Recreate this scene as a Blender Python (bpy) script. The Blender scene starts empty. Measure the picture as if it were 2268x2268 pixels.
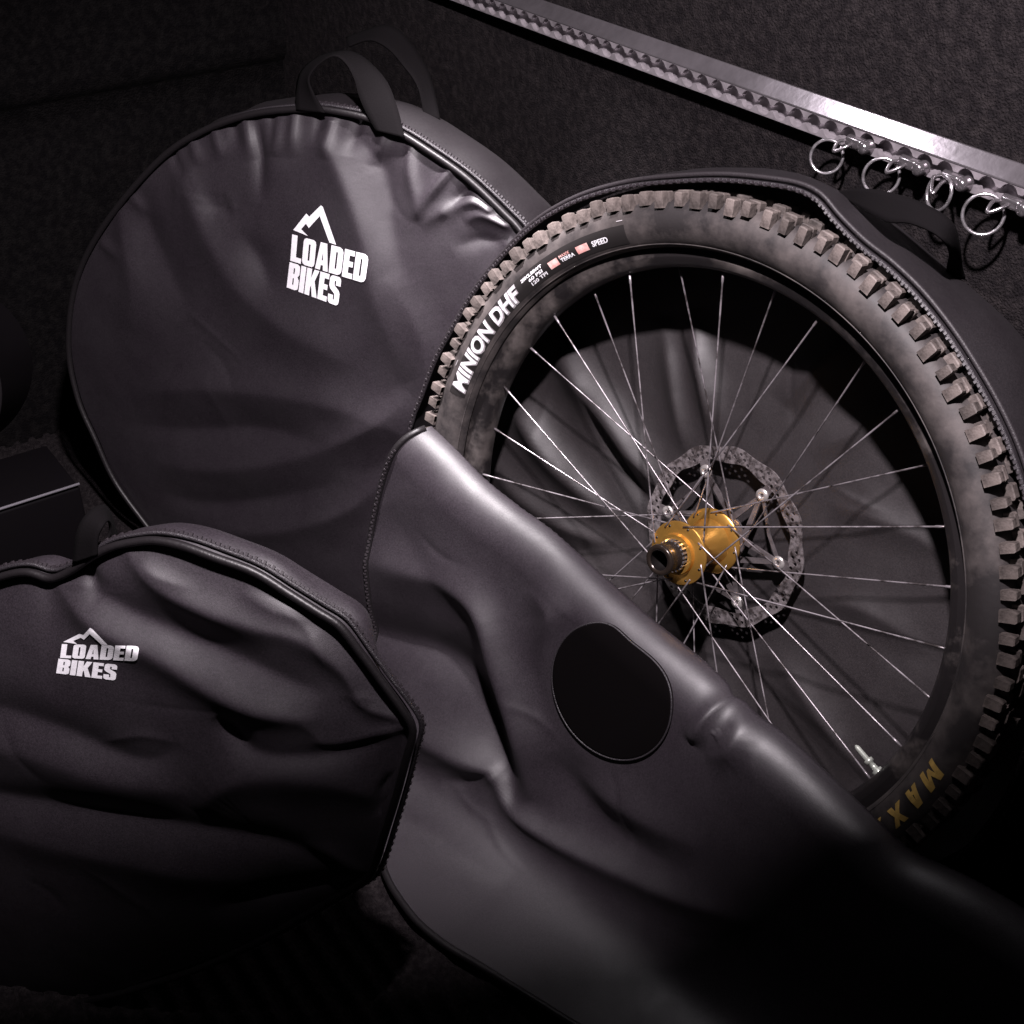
import bpy, bmesh, math, random
import numpy as np
from mathutils import Vector, Matrix, noise

random.seed(7)
SC = bpy.context.scene
COL = SC.collection

# ------------------------------------------------------------------ camera
F = 3000.0            # focal length in photograph pixels (2268 x 2268)
PITCH = math.radians(34.0)
CAMH = 1.23
cam_d = bpy.data.cameras.new('camera')
cam_d.sensor_width = 36.0
cam_d.lens = 36.0 * F / 2268.0
cam_d.clip_start = 0.02
cam_d.clip_end = 50
cam = bpy.data.objects.new('camera', cam_d)
cam.location = (0, 0, CAMH)
cam.rotation_euler = (math.pi / 2 - PITCH, 0, 0)
COL.objects.link(cam)
SC.camera = cam

# ------------------------------------------------------------------ world, lamps, exposure
w = bpy.data.worlds.new('World')
SC.world = w
w.use_nodes = True
w.node_tree.nodes['Background'].inputs[0].default_value = (0.62, 0.50, 0.60, 1)
w.node_tree.nodes['Background'].inputs[1].default_value = 0.012

def aim(o, target):
    o.rotation_euler = (Vector(target) - o.location).to_track_quat('-Z', 'Y').to_euler()

def spot(name, loc, target, power, half_deg, blend, radius, color):
    d = bpy.data.lights.new(name, 'SPOT')
    d.energy = power
    d.spot_size = math.radians(2 * half_deg)
    d.spot_blend = blend
    d.shadow_soft_size = radius
    d.color = color
    o = bpy.data.objects.new(name, d)
    o.location = loc
    aim(o, target)
    COL.objects.link(o)
    return o

# ceiling lamp above the wheel, with an added plate shading the floor nearest the camera
LAMP = Vector((0.02, 0.52, 1.72))
spot('ceiling_lamp', LAMP, (-0.02, 1.30, 0.45), 225, 40, 0.6, 0.030, (1.0, 0.905, 0.955))
# second, weaker lamp deeper in the van (its reflection is the glare on the rail)
FAR = Vector((-0.40, 1.76, 1.82))
spot('far_lamp', FAR, (0.30, 1.40, 0.62), 12, 22, 0.6, 0.03, (1.0, 0.94, 1.0))
# spot added over the open bag to brighten its fold, no fixture there
spot('fold_fill_light', (-0.30, 1.40, 1.90), (0.00, 1.48, 0.45), 420, 11.6, 0.75, 0.04, (1.0, 0.93, 0.96))

SC.view_settings.view_transform = 'Standard'
SC.view_settings.look = 'None'
SC.view_settings.exposure = 0.0
SC.view_settings.gamma = 1.0
SC.view_settings.use_curve_mapping = False

# ------------------------------------------------------------------ materials
MATS = {}

def mat(name, color, rough=0.5, metal=0.0, spec=0.5, vary=None, bump=None, coat=0.0, sheen=0.0, rough_vary=None, bump2=None, per_object=0.0):
    """vary = (colour2, scale, low, high, detail) noise mix; bump = (scale, strength, distance)"""
    m = bpy.data.materials.new(name)
    m.use_nodes = True
    nt = m.node_tree
    b = nt.nodes['Principled BSDF']
    b.inputs['Base Color'].default_value = (*color, 1)
    b.inputs['Roughness'].default_value = rough
    b.inputs['Metallic'].default_value = metal
    b.inputs['Specular IOR Level'].default_value = spec
    b.inputs['Coat Weight'].default_value = coat
    b.inputs['Sheen Weight'].default_value = sheen
    tc = nt.nodes.new('ShaderNodeTexCoord')
    if vary:
        c2, sc, lo, hi, det = vary
        n = nt.nodes.new('ShaderNodeTexNoise')
        n.inputs['Scale'].default_value = sc
        n.inputs['Detail'].default_value = det
        n.inputs['Roughness'].default_value = 0.65
        r = nt.nodes.new('ShaderNodeValToRGB')
        r.color_ramp.elements[0].position = lo
        r.color_ramp.elements[0].color = (*color, 1)
        r.color_ramp.elements[1].position = hi
        r.color_ramp.elements[1].color = (*c2, 1)
        nt.links.new(tc.outputs['Object'], n.inputs['Vector'])
        nt.links.new(n.outputs['Fac'], r.inputs['Fac'])
        nt.links.new(r.outputs['Color'], b.inputs['Base Color'])
        if rough_vary is not None:
            mr = nt.nodes.new('ShaderNodeMapRange')
            mr.inputs['From Min'].default_value = lo
            mr.inputs['From Max'].default_value = hi
            mr.inputs['To Min'].default_value = rough
            mr.inputs['To Max'].default_value = rough_vary
            nt.links.new(n.outputs['Fac'], mr.inputs['Value'])
            nt.links.new(mr.outputs['Result'], b.inputs['Roughness'])
    prev = None
    for bp in (bump, bump2):
        if not bp:
            continue
        n = nt.nodes.new('ShaderNodeTexNoise')
        n.inputs['Scale'].default_value = bp[0]
        n.inputs['Detail'].default_value = 4
        bn = nt.nodes.new('ShaderNodeBump')
        bn.inputs['Strength'].default_value = bp[1]
        bn.inputs['Distance'].default_value = bp[2]
        nt.links.new(tc.outputs['Object'], n.inputs['Vector'])
        nt.links.new(n.outputs['Fac'], bn.inputs['Height'])
        if prev:
            nt.links.new(prev.outputs['Normal'], bn.inputs['Normal'])
        nt.links.new(bn.outputs['Normal'], b.inputs['Normal'])
        prev = bn
    if per_object:
        oi = nt.nodes.new('ShaderNodeObjectInfo')
        hv = nt.nodes.new('ShaderNodeHueSaturation')
        mr = nt.nodes.new('ShaderNodeMapRange')
        mr.inputs['To Min'].default_value = 1 - per_object
        mr.inputs['To Max'].default_value = 1 + per_object
        nt.links.new(oi.outputs['Random'], mr.inputs['Value'])
        nt.links.new(mr.outputs['Result'], hv.inputs['Value'])
        src = b.inputs['Base Color'].links[0].from_socket
        nt.links.new(src, hv.inputs['Color'])
        nt.links.new(hv.outputs['Color'], b.inputs['Base Color'])
    MATS[name] = m
    return m

def fabric(name, dark, light, rough, spec):
    """coated nylon: fine grain in colour and relief over slow, faint scuffing"""
    m = mat(name, dark, rough, spec=spec, vary=(light, 620, 0.30, 0.72, 2), bump=(1300, 0.22, 0.0006), bump2=(38, 0.10, 0.0020))
    nt = m.node_tree
    b = nt.nodes['Principled BSDF']
    tc = nt.nodes.new('ShaderNodeTexCoord')
    n = nt.nodes.new('ShaderNodeTexNoise')
    n.inputs['Scale'].default_value = 9
    n.inputs['Detail'].default_value = 8
    n.inputs['Roughness'].default_value = 0.7
    mr = nt.nodes.new('ShaderNodeMapRange')
    mr.inputs['From Min'].default_value = 0.3
    mr.inputs['From Max'].default_value = 0.7
    mr.inputs['To Min'].default_value = rough - 0.07
    mr.inputs['To Max'].default_value = rough + 0.10
    nt.links.new(tc.outputs['Object'], n.inputs['Vector'])
    nt.links.new(n.outputs['Fac'], mr.inputs['Value'])
    nt.links.new(mr.outputs['Result'], b.inputs['Roughness'])
    return m
fabric('coated_fabric', (0.0100, 0.0076, 0.0100), (0.0275, 0.0216, 0.0275), 0.49, 0.72)
fabric('inner_fabric', (0.0110, 0.0090, 0.0098), (0.0265, 0.0220, 0.0236), 0.50, 0.7)
fabric('gusset_fabric', (0.0058, 0.0046, 0.0055), (0.0125, 0.0100, 0.0118), 0.60, 0.3)
mat('piping_vinyl', (0.009, 0.0075, 0.0085), 0.46, spec=0.45, bump=(300, 0.4, 0.0008))
mat('zip_tape', (0.016, 0.013, 0.015), 0.55, spec=0.4, bump=(600, 0.6, 0.0008))
mat('zip_teeth', (0.022, 0.019, 0.022), 0.42, spec=0.5, bump=(900, 0.9, 0.001))
mat('zip_metal', (0.022, 0.018, 0.021), 0.42, spec=0.5)
mat('webbing', (0.0030, 0.0024, 0.0028), 0.9, spec=0.08, bump=(500, 0.5, 0.0006))
mat('hub_pad', (0.0025, 0.002, 0.0022), 1.0, spec=0.02, bump=(500, 0.3, 0.0005))
mat('print_white', (0.84, 0.83, 0.86), 0.6, spec=0.25, vary=((0.66, 0.65, 0.68), 260, 0.35, 0.75, 6), bump=(900, 0.25, 0.0006))
mat('print_grey', (0.30, 0.28, 0.29), 0.6, spec=0.3)
mat('print_yellow', (0.50, 0.33, 0.09), 0.6, spec=0.3, vary=((0.25, 0.17, 0.06), 120, 0.4, 0.8, 4))
mat('print_pink', (0.75, 0.33, 0.30), 0.6, spec=0.3, vary=((0.8, 0.6, 0.56), 160, 0.35, 0.7, 3))
mat('tyre_rubber', (0.017, 0.0145, 0.015), 0.60, spec=0.4, vary=((0.118, 0.100, 0.095), 13, 0.42, 0.80, 9),
    bump=(160, 0.25, 0.001), rough_vary=0.8)
mat('knob_rubber', (0.030, 0.024, 0.022), 0.65, spec=0.35, vary=((0.145, 0.120, 0.110), 60, 0.34, 0.70, 9), bump=(260, 0.6, 0.0014), per_object=0.35)
mat('tyre_patch', (0.015, 0.013, 0.013), 0.6, spec=0.3)
mat('rim_black', (0.011, 0.0095, 0.010), 0.36, spec=0.5, vary=((0.100, 0.085, 0.080), 16, 0.47, 0.74, 10),
    bump=(120, 0.12, 0.0008), rough_vary=0.75)
mat('spoke_steel', (0.33, 0.30, 0.32), 0.34, metal=0.6, vary=((0.07, 0.06, 0.06), 45, 0.44, 0.62, 6))
mat('hub_gold', (0.80, 0.44, 0.10), 0.29, metal=0.85, vary=((0.62, 0.33, 0.075), 30, 0.4, 0.7, 4))
mat('hub_dark', (0.03, 0.022, 0.018), 0.24, metal=0.5, spec=0.6)
mat('bore_black', (0.006, 0.005, 0.005), 0.35)
mat('rotor_steel', (0.30, 0.268, 0.275), 0.30, metal=0.6, vary=((0.075, 0.063, 0.063), 150, 0.42, 0.6, 6), bump=(400, 0.15, 0.0004))
mat('spider_alloy', (0.17, 0.15, 0.155), 0.36, metal=0.5, vary=((0.07, 0.06, 0.062), 60, 0.4, 0.7, 5))
mat('rivet_silver', (0.66, 0.62, 0.60), 0.30, metal=0.75)
mat('valve_alloy', (0.55, 0.58, 0.52), 0.35, metal=0.5)
mat('rail_aluminium', (0.20, 0.182, 0.197), 0.20, metal=0.75, vary=((0.12, 0.109, 0.117), 24, 0.35, 0.75, 8), bump=(90, 0.12, 0.001))
mat('rail_inside', (0.22, 0.20, 0.215), 0.4, metal=0.3)
mat('rail_lip', (0.30, 0.272, 0.292), 0.34, metal=0.4, vary=((0.16, 0.145, 0.155), 60, 0.35, 0.7, 6))
mat('screw_steel', (0.5, 0.48, 0.5), 0.25, metal=0.9)
mat('chrome', (0.62, 0.59, 0.62), 0.2, metal=0.88, vary=((0.34, 0.32, 0.33), 160, 0.4, 0.62, 4))
mat('stud_steel', (0.40, 0.37, 0.39), 0.2, metal=0.92)
mat('wall_carpet', (0.0075, 0.0062, 0.0070), 0.95, spec=0.08, vary=((0.024, 0.020, 0.0205), 95, 0.42, 0.78, 12),
    bump=(420, 0.9, 0.004), bump2=(60, 0.35, 0.006))
mat('floor_carpet', (0.010, 0.008, 0.009), 0.95, spec=0.08, vary=((0.032, 0.027, 0.028), 120, 0.42, 0.78, 10), bump=(350, 0.9, 0.004))
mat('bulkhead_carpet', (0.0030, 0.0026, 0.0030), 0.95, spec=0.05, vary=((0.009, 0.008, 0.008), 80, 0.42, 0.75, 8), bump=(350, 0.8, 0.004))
mat('black_plastic', (0.003, 0.0025, 0.003), 0.6, spec=0.03, bump=(200, 0.2, 0.0006))
mat('pale_edge', (0.20, 0.19, 0.21), 0.35, metal=0.4)

# ------------------------------------------------------------------ pixel rays to places
CP, SP = math.cos(PITCH), math.sin(PITCH)
CAM = np.array([0.0, 0.0, CAMH])

def rays(px):
    px = np.atleast_2d(np.asarray(px, float))
    x = (px[:, 0] - 1134) / F
    y = (px[:, 1] - 1134) / F
    return np.stack([x, CP - y * SP, -y * CP - SP], 1)

def on_plane(px, P, n):
    d = rays(px)
    t = ((np.asarray(P) - CAM) @ n) / (d @ n)
    return CAM + d * t[:, None]

def at_depth(px, t):
    return CAM + rays(px) * np.reshape(t, (-1, 1))

def unit(v):
    v = np.asarray(v, float)
    return v / np.linalg.norm(v)

def catmull(pts, per=8, closed=False):
    P = np.asarray(pts, float)
    n = len(P)
    out = []
    segs = n if closed else n - 1
    for i in range(segs):
        if closed:
            p0, p1, p2, p3 = P[(i - 1) % n], P[i], P[(i + 1) % n], P[(i + 2) % n]
        else:
            p0, p1, p2, p3 = P[max(i - 1, 0)], P[i], P[i + 1], P[min(i + 2, n - 1)]
        for k in range(per):
            t = k / per
            out.append(0.5 * (2 * p1 + (p2 - p0) * t + (2 * p0 - 5 * p1 + 4 * p2 - p3) * t * t + (3 * p1 - p0 - 3 * p2 + p3) * t ** 3))
    if not closed:
        out.append(P[-1])
    return np.array(out)

def resample(P, n, closed=False):
    P = np.asarray(P, float)
    Q = np.vstack([P, P[:1]]) if closed else P
    s = np.r_[0, np.cumsum(np.linalg.norm(np.diff(Q[:, :2], axis=0), axis=1))]
    u = np.linspace(0, s[-1], n + 1)[:-1] if closed else np.linspace(0, s[-1], n)
    return np.stack([np.interp(u, s, Q[:, k]) for k in range(Q.shape[1])], 1)

# ------------------------------------------------------------------ object helpers
def link_mesh(name, me, material, parent=None, smooth=True):
    o = bpy.data.objects.new(name, me)
    COL.objects.link(o)
    if material:
        me.materials.clear()
        me.materials.append(MATS[material])
    if smooth:
        me.polygons.foreach_set('use_smooth', [True] * len(me.polygons))
    if parent is not None:
        o.parent = parent
        root = parent
        M = Matrix.Identity(4)
        chain = []
        while root is not None:
            chain.append(root)
            root = root.parent
        M = chain[-1].matrix_basis.copy() if chain[-1].get('world_parts') else Matrix.Identity(4)
        if len(chain) == 1 and chain[-1].get('world_parts'):
            o.matrix_parent_inverse = M.inverted()
    return o

def obj(name, verts, faces, material, parent=None, smooth=True):
    me = bpy.data.meshes.new(name)
    me.from_pydata([tuple(map(float, v)) for v in verts], [], [tuple(map(int, f)) for f in faces])
    me.update()
    return link_mesh(name, me, material, parent, smooth)

def thing(name, label, cat, loc, group=None, matrix=None):
    o = bpy.data.objects.new(name, None)
    o.empty_display_size = 0.05
    COL.objects.link(o)
    if matrix is not None:
        o.matrix_basis = matrix
    else:
        o.location = tuple(loc)
        o.matrix_basis = Matrix.Translation(Vector(tuple(loc)))
        o['world_parts'] = 1
    o['label'] = label
    o['category'] = cat
    if group:
        o['group'] = group
    return o

def grid_faces(nr, nc, wrap=False, flip=False):
    r = np.arange(nr - 1)[:, None]
    cc = np.arange(nc if wrap else nc - 1)[None, :]
    a = r * nc + cc
    b = r * nc + (cc + 1) % nc
    c = (r + 1) * nc + (cc + 1) % nc
    d = (r + 1) * nc + cc
    Q = np.stack([a + 0 * cc, b + 0 * cc, c + 0 * cc, d + 0 * cc], -1).reshape(-1, 4)
    return Q[:, ::-1] if flip else Q

def tube_data(path, rad, sides=8, closed=False):
    path = np.asarray(path, float)
    n = len(path)
    rad = np.broadcast_to(np.asarray(rad, float), (n,))
    T = np.gradient(path, axis=0)
    if closed:
        T = (np.roll(path, -1, 0) - np.roll(path, 1, 0))
    T /= np.linalg.norm(T, axis=1)[:, None] + 1e-12
    ref = np.array([0, 0, 1.0]) if abs(T[0][2]) < 0.9 else np.array([1.0, 0, 0])
    V = []
    u = np.cross(T[0], ref); u /= np.linalg.norm(u)
    for i in range(n):
        u = u - T[i] * (u @ T[i]); u /= np.linalg.norm(u) + 1e-12
        v = np.cross(T[i], u)
        for k in range(sides):
            a = 2 * math.pi * k / sides
            V.append(path[i] + rad[i] * (math.cos(a) * u + math.sin(a) * v))
    Fc = list(grid_faces(n, sides, wrap=True))
    if closed:
        for k in range(sides):
            k2 = (k + 1) % sides
            Fc.append(((n - 1) * sides + k, (n - 1) * sides + k2, k2, k))
    else:
        Fc.append(tuple(range(sides))[::-1])
        Fc.append(tuple((n - 1) * sides + k for k in range(sides)))
    return V, Fc

def tube(name, path, rad, material, parent=None, sides=8, closed=False):
    V, Fc = tube_data(path, rad, sides, closed)
    return obj(name, V, Fc, material, parent)

def lathe_data(prof, segs=64, close=False):
    """prof list of (r, z) about local z"""
    V = []
    for r, z in prof:
        for k in range(segs):
            a = 2 * math.pi * k / segs
            V.append((r * math.cos(a), r * math.sin(a), z))
    Fc = list(grid_faces(len(prof), segs, wrap=True, flip=True))
    if close:
        m = len(prof)
        for k in range(segs):
            k2 = (k + 1) % segs
            Fc.append((k, k2, (m - 1) * segs + k2, (m - 1) * segs + k)[::-1])
    return V, [tuple(f) for f in Fc]

def lathe(name, prof, material, parent=None, segs=64, close=False, smooth=True):
    V, Fc = lathe_data(prof, segs, close)
    return obj(name, V, Fc, material, parent, smooth)

def merge(parts):
    V, Fc = [], []
    for v, f in parts:
        o = len(V)
        V += list(v)
        Fc += [tuple(int(i) + o for i in q) for q in f]
    return V, Fc

def box_data(c, ax, ay, az, hx, hy, hz, taper=1.0):
    c, ax, ay, az = map(np.asarray, (c, ax, ay, az))
    V = []
    for sz in (-1, 1):
        k = 1.0 if sz < 0 else taper
        for sx, sy in ((-1, -1), (1, -1), (1, 1), (-1, 1)):
            V.append(c + ax * hx * sx * k + ay * hy * sy * k + az * hz * sz)
    Fc = [(3, 2, 1, 0), (4, 5, 6, 7), (0, 1, 5, 4), (1, 2, 6, 5), (2, 3, 7, 6), (3, 0, 4, 7)]
    return V, Fc

def bevel(o, width, seg=2):
    m = o.modifiers.new('bevel', 'BEVEL')
    m.width = width
    m.segments = seg
    m.limit_method = 'ANGLE'
    return o

def sharp_smooth(o, ang=35):
    me = o.data
    bm = bmesh.new(); bm.from_mesh(me)
    for e in bm.edges:
        if len(e.link_faces) == 2 and e.calc_face_angle(0) > math.radians(ang):
            e.smooth = False
    bm.to_mesh(me); bm.free()
    return o

# ------------------------------------------------------------------ flat fills with holes (prints, disc rotor)
def fill2d(polys, extrude=0.0):
    cu = bpy.data.curves.new('fill', 'CURVE')
    cu.dimensions = '2D'
    cu.fill_mode = 'BOTH'
    cu.extrude = extrude
    for p in polys:
        s = cu.splines.new('POLY')
        s.points.add(len(p) - 1)
        for i, q in enumerate(p):
            s.points[i].co = (q[0], q[1], 0, 1)
        s.use_cyclic_u = True
    o = bpy.data.objects.new('fill', cu)
    COL.objects.link(o)
    me = bpy.data.meshes.new_from_object(o.evaluated_get(bpy.context.evaluated_depsgraph_get()))
    bpy.data.objects.remove(o)
    bpy.data.curves.remove(cu)
    return me

def text2d(body, offset=0.0, shear=0.0):
    cu = bpy.data.curves.new('txt', 'FONT')
    cu.body = body
    cu.size = 1.0
    cu.offset = offset
    cu.shear = shear
    cu.resolution_u = 3
    o = bpy.data.objects.new('txt', cu)
    COL.objects.link(o)
    me = bpy.data.meshes.new_from_object(o.evaluated_get(bpy.context.evaluated_depsgraph_get()))
    bpy.data.objects.remove(o)
    bpy.data.curves.remove(cu)
    return me

def mesh_arrays(me, maxlen=None):
    bm = bmesh.new(); bm.from_mesh(me)
    bmesh.ops.triangulate(bm, faces=bm.faces[:])
    if maxlen:
        for _ in range(6):
            es = [e for e in bm.edges if e.calc_length() > maxlen]
            if not es:
                break
            bmesh.ops.subdivide_edges(bm, edges=es, cuts=1)
            bmesh.ops.triangulate(bm, faces=[f for f in bm.faces if len(f.verts) > 3])
    bm.verts.index_update()
    V = np.array([v.co[:] for v in bm.verts]) if bm.verts else np.zeros((0, 3))
    Fc = [tuple(v.index for v in f.verts) for f in bm.faces]
    bm.free()
    return V, Fc

GLYPH = {
    'L': (0.50, [[(0, 0), (.5, 0), (.5, .19), (.25, .19), (.25, 1), (0, 1)]]),
    'O': (0.58, [[(.12, 0), (.46, 0), (.55, .05), (.58, .15), (.58, .85), (.55, .95), (.46, 1), (.12, 1), (.03, .95), (0, .85), (0, .15), (.03, .05)],
                 [(.25, .2), (.33, .2), (.33, .8), (.25, .8)]]),
    'A': (0.60, [[(0, 0), (.15, 1), (.45, 1), (.6, 0), (.37, 0), (.35, .18), (.25, .18), (.23, 0)], [(.27, .36), (.33, .36), (.30, .70)]]),
    'D': (0.58, [[(0, 0), (.40, 0), (.52, .05), (.58, .16), (.58, .84), (.52, .95), (.40, 1), (0, 1)], [(.25, .2), (.33, .2), (.33, .8), (.25, .8)]]),
    'E': (0.47, [[(0, 0), (.47, 0), (.47, .19), (.25, .19), (.25, .41), (.44, .41), (.44, .6), (.25, .6), (.25, .81), (.47, .81), (.47, 1), (0, 1)]]),
    'B': (0.56, [[(0, 0), (.42, 0), (.53, .05), (.56, .14), (.56, .40), (.48, .51), (.56, .62), (.56, .86), (.53, .95), (.42, 1), (0, 1)],
                 [(.25, .18), (.31, .18), (.31, .43), (.25, .43)], [(.25, .6), (.31, .6), (.31, .82), (.25, .82)]]),
    'M': (0.84, [[(0, 0), (.22, 0), (.22, .58), (.36, .16), (.48, .16), (.62, .58), (.62, 0), (.84, 0), (.84, 1), (.59, 1), (.42, .48), (.25, 1), (0, 1)]]),
    'X': (0.72, [[(0, 0), (.25, 0), (.36, .30), (.47, 0), (.72, 0), (.49, .5), (.70, 1), (.46, 1), (.36, .72), (.26, 1), (.02, 1), (.23, .5)]]),
    'I': (0.25, [[(0, 0), (.25, 0), (.25, 1), (0, 1)]]),
    'K': (0.62, [[(0, 0), (.25, 0), (.25, .30), (.29, .40), (.38, 0), (.64, 0), (.44, .58), (.62, 1), (.37, 1), (.25, .66), (.25, 1), (0, 1)]]),
    'S': (0.56, [[(0, .32), (0, .14), (.03, .05), (.12, 0), (.44, 0), (.53, .05), (.56, .14), (.56, .42), (.50, .52), (.27, .66), (.25, .72), (.25, .83),
                  (.32, .83), (.32, .68), (.56, .68), (.56, .86), (.53, .95), (.44, 1), (.12, 1), (.03, .95), (0, .86), (0, .62), (.06, .52), (.29, .38),
                  (.31, .33), (.31, .17), (.25, .17), (.25, .32)]]),
}

def word_polys(word, gap=0.045):
    x = 0.0
    out = []
    for ch in word:
        wd, ps = GLYPH[ch]
        for p in ps:
            out.append([(x + a, b) for a, b in p])
        x += wd + gap
    tot = x - gap
    return [[(a / tot, b) for a, b in p] for p in out]

def bilinear(q, u, v):
    """q = left-top, left-bottom, right-top, right-bottom; v measured from bottom"""
    lt, lb, rt, rb = map(np.asarray, q)
    return (lb * (1 - u) + rb * u) * (1 - v) + (lt * (1 - u) + rt * u) * v

def logo(name, sheet, qL, qB, mountain, parent):
    parts = []
    for word, q in (('LOADED', qL), ('BIKES', qB)):
        polys = [[tuple(bilinear(q, a, b)) for a, b in p] for p in word_polys(word)]
        V, Fc = mesh_arrays(fill2d([[(x, -y) for x, y in p] for p in polys]), 7)
        parts.append((V, Fc))
    V, Fc = mesh_arrays(fill2d([[(x, -y) for x, y in mountain]]), 7)
    parts.append((V, Fc))
    V, Fc = merge(parts)
    V = np.array(V)
    W = sheet.at(settle(sheet, np.stack([V[:, 0], -V[:, 1]], 1)), 0.0006)
    me_o = obj(name, W, Fc, 'print_white', parent)
    return me_o

# ------------------------------------------------------------------ draped sheets
def ridge_height(px, ridges):
    px = np.asarray(px, float)
    H = np.zeros(len(px))
    for rd in ridges:
        sharp = 0.16
        pts = rd
        if isinstance(rd, dict):
            sharp = rd.get('e', 0.16); pts = rd['p']
        L = catmull(np.array(pts, float), 5)
        best = np.full(len(px), 1e9); amp = np.zeros(len(px)); wid = np.ones(len(px))
        lo = L[:, :2].min(0) - 4.5 * L[:, 3].max(); hi = L[:, :2].max(0) + 4.5 * L[:, 3].max()
        sel = np.where(((px > lo) & (px < hi)).all(1))[0]
        if len(sel) == 0:
            continue
        q = px[sel]; b = best[sel]; am = amp[sel]; wi = wid[sel]
        for i in range(len(L) - 1):
            p, e = L[i, :2], L[i + 1, :2] - L[i, :2]
            t = np.clip(((q - p) @ e) / (e @ e + 1e-9), 0, 1)
            d = np.linalg.norm(q - p - t[:, None] * e, axis=1)
            m = d < b
            b = np.where(m, d, b)
            am = np.where(m, L[i, 2] * (1 - t) + L[i + 1, 2] * t, am)
            wi = np.where(m, L[i, 3] * (1 - t) + L[i + 1, 3] * t, wi)
        e0 = sharp * wi
        r = (np.sqrt(b * b + e0 * e0) - e0) / wi
        H[sel] += am * 0.001 * np.exp(-r * (1 + 0.6 * r))
    return H

def scaled(ridges, k):
    out = []
    for rd in ridges:
        if isinstance(rd, dict):
            out.append(dict(e=rd.get('e', 0.16), p=[(x, y, a * k, b) for x, y, a, b in rd['p']]))
        else:
            out.append([(x, y, a * k, b) for x, y, a, b in rd])
    return out

def fine_creases(count, box, direction, spread, seed, amp=(0.5, 1.3), length=(120, 300), width=(8, 14)):
    rg = random.Random(seed)
    out = []
    for _ in range(count):
        x = rg.uniform(box[0], box[2]); y = rg.uniform(box[1], box[3])
        a = math.radians(direction + rg.uniform(-spread, spread))
        L = rg.uniform(*length); k = rg.uniform(*amp) * rg.choice((1, 1, -1)); wd = rg.uniform(*width)
        c = rg.uniform(-0.12, 0.12) * L
        d = np.array([math.cos(a), math.sin(a)]); q = np.array([-d[1], d[0]])
        p0 = np.array([x, y]) - d * L / 2; p1 = np.array([x, y]) + q * c; p2 = np.array([x, y]) + d * L / 2
        out.append(dict(e=0.2, p=[(*p0, 0, wd * .7), (*p1, k, wd), (*p2, 0, wd * .7)]))
    return out

class Sheet:
    def __init__(s, P, n, ridges=(), puff=None, nz=0.0016, nscale=9.0, seed=0.0):
        s.P = np.asarray(P, float); s.n = unit(n); s.ridges = list(ridges); s.puff = puff
        s.nz, s.nscale, s.seed = nz, nscale, seed
    def base(s, px):
        return on_plane(px, s.P, s.n)
    def height(s, px):
        h = ridge_height(px, s.ridges)
        if s.puff is not None:
            h = h + s.puff(np.asarray(px, float))
        if s.nz:
            B = s.base(px) * s.nscale
            h = h + s.nz * np.array([noise.fractal(Vector((b[0] + s.seed, b[1], b[2])), 0.9, 2.1, 3) for b in B])
        return h
    def at(s, px, off=0.0):
        px = np.atleast_2d(np.asarray(px, float))
        return s.base(px) + s.n * (s.height(px) + off)[:, None]

def to_px(P):
    d = np.asarray(P) - CAM
    zc = d[:, 1] * CP - d[:, 2] * SP; yc = -d[:, 1] * SP - d[:, 2] * CP
    return np.stack([1134 + F * d[:, 0] / zc, 1134 + F * yc / zc], 1)

def settle(sheet, px, off=0.0, it=4):
    """sheet parameters whose displaced points appear where px does"""
    px = np.atleast_2d(np.asarray(px, float)); q = px.copy()
    for _ in range(it):
        q = q - (to_px(sheet.at(q, off)) - px)
    return q

def rho_of(outline, centre):
    """radial coordinate 0..1 of a pixel inside a star-shaped outline"""
    o = np.asarray(outline) - centre
    ang = np.arctan2(o[:, 1], o[:, 0]); rad = np.hypot(o[:, 0], o[:, 1])
    k = np.argsort(ang); ang, rad = ang[k], rad[k]
    ang = np.r_[ang - 2 * math.pi, ang, ang + 2 * math.pi]; rad = np.r_[rad, rad, rad]
    def f(px):
        d = np.asarray(px) - centre
        return np.hypot(d[:, 0], d[:, 1]) / np.interp(np.arctan2(d[:, 1], d[:, 0]), ang, rad)
    return f

def polar_panel(name, sheet, outline, centre, material, parent, na=420, nr=150):
    O = resample(outline, na, closed=True)
    rr = np.linspace(0.004, 1.0, nr) ** 0.8
    px = (centre + (O[None] - centre) * rr[:, None, None]).reshape(-1, 2)
    V = sheet.at(px)
    Fc = list(map(tuple, grid_faces(nr, na, wrap=True)))
    V = np.vstack([V, sheet.at(np.array([centre]))])
    Fc += [(na * nr, (k + 1) % na, k) for k in range(na)]
    o = obj(name, V, Fc, material, parent)
    return o

def gusset(name, front, offset, material, parent, rows=9, sag=0.006, seed=1.0, thick=0.002):
    """band from a closed front edge back by offset, slightly hollow and puckered"""
    front = np.asarray(front)
    n = len(front)
    c = front.mean(0)
    V = []
    for r in range(rows):
        t = r / (rows - 1)
        for i in range(n):
            p = front[i]
            rad = unit(p - c)
            k = -sag * math.sin(math.pi * t)
            k += 0.004 * math.sin(math.pi * t) * noise.noise(Vector((p[0] * 26 + seed, p[1] * 26, p[2] * 26 + t * 1.2)))
            V.append(p + np.asarray(offset) * t + rad * k)
    return obj(name, V, list(map(tuple, grid_faces(rows, n, wrap=True, flip=True))), material, parent)

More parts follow.
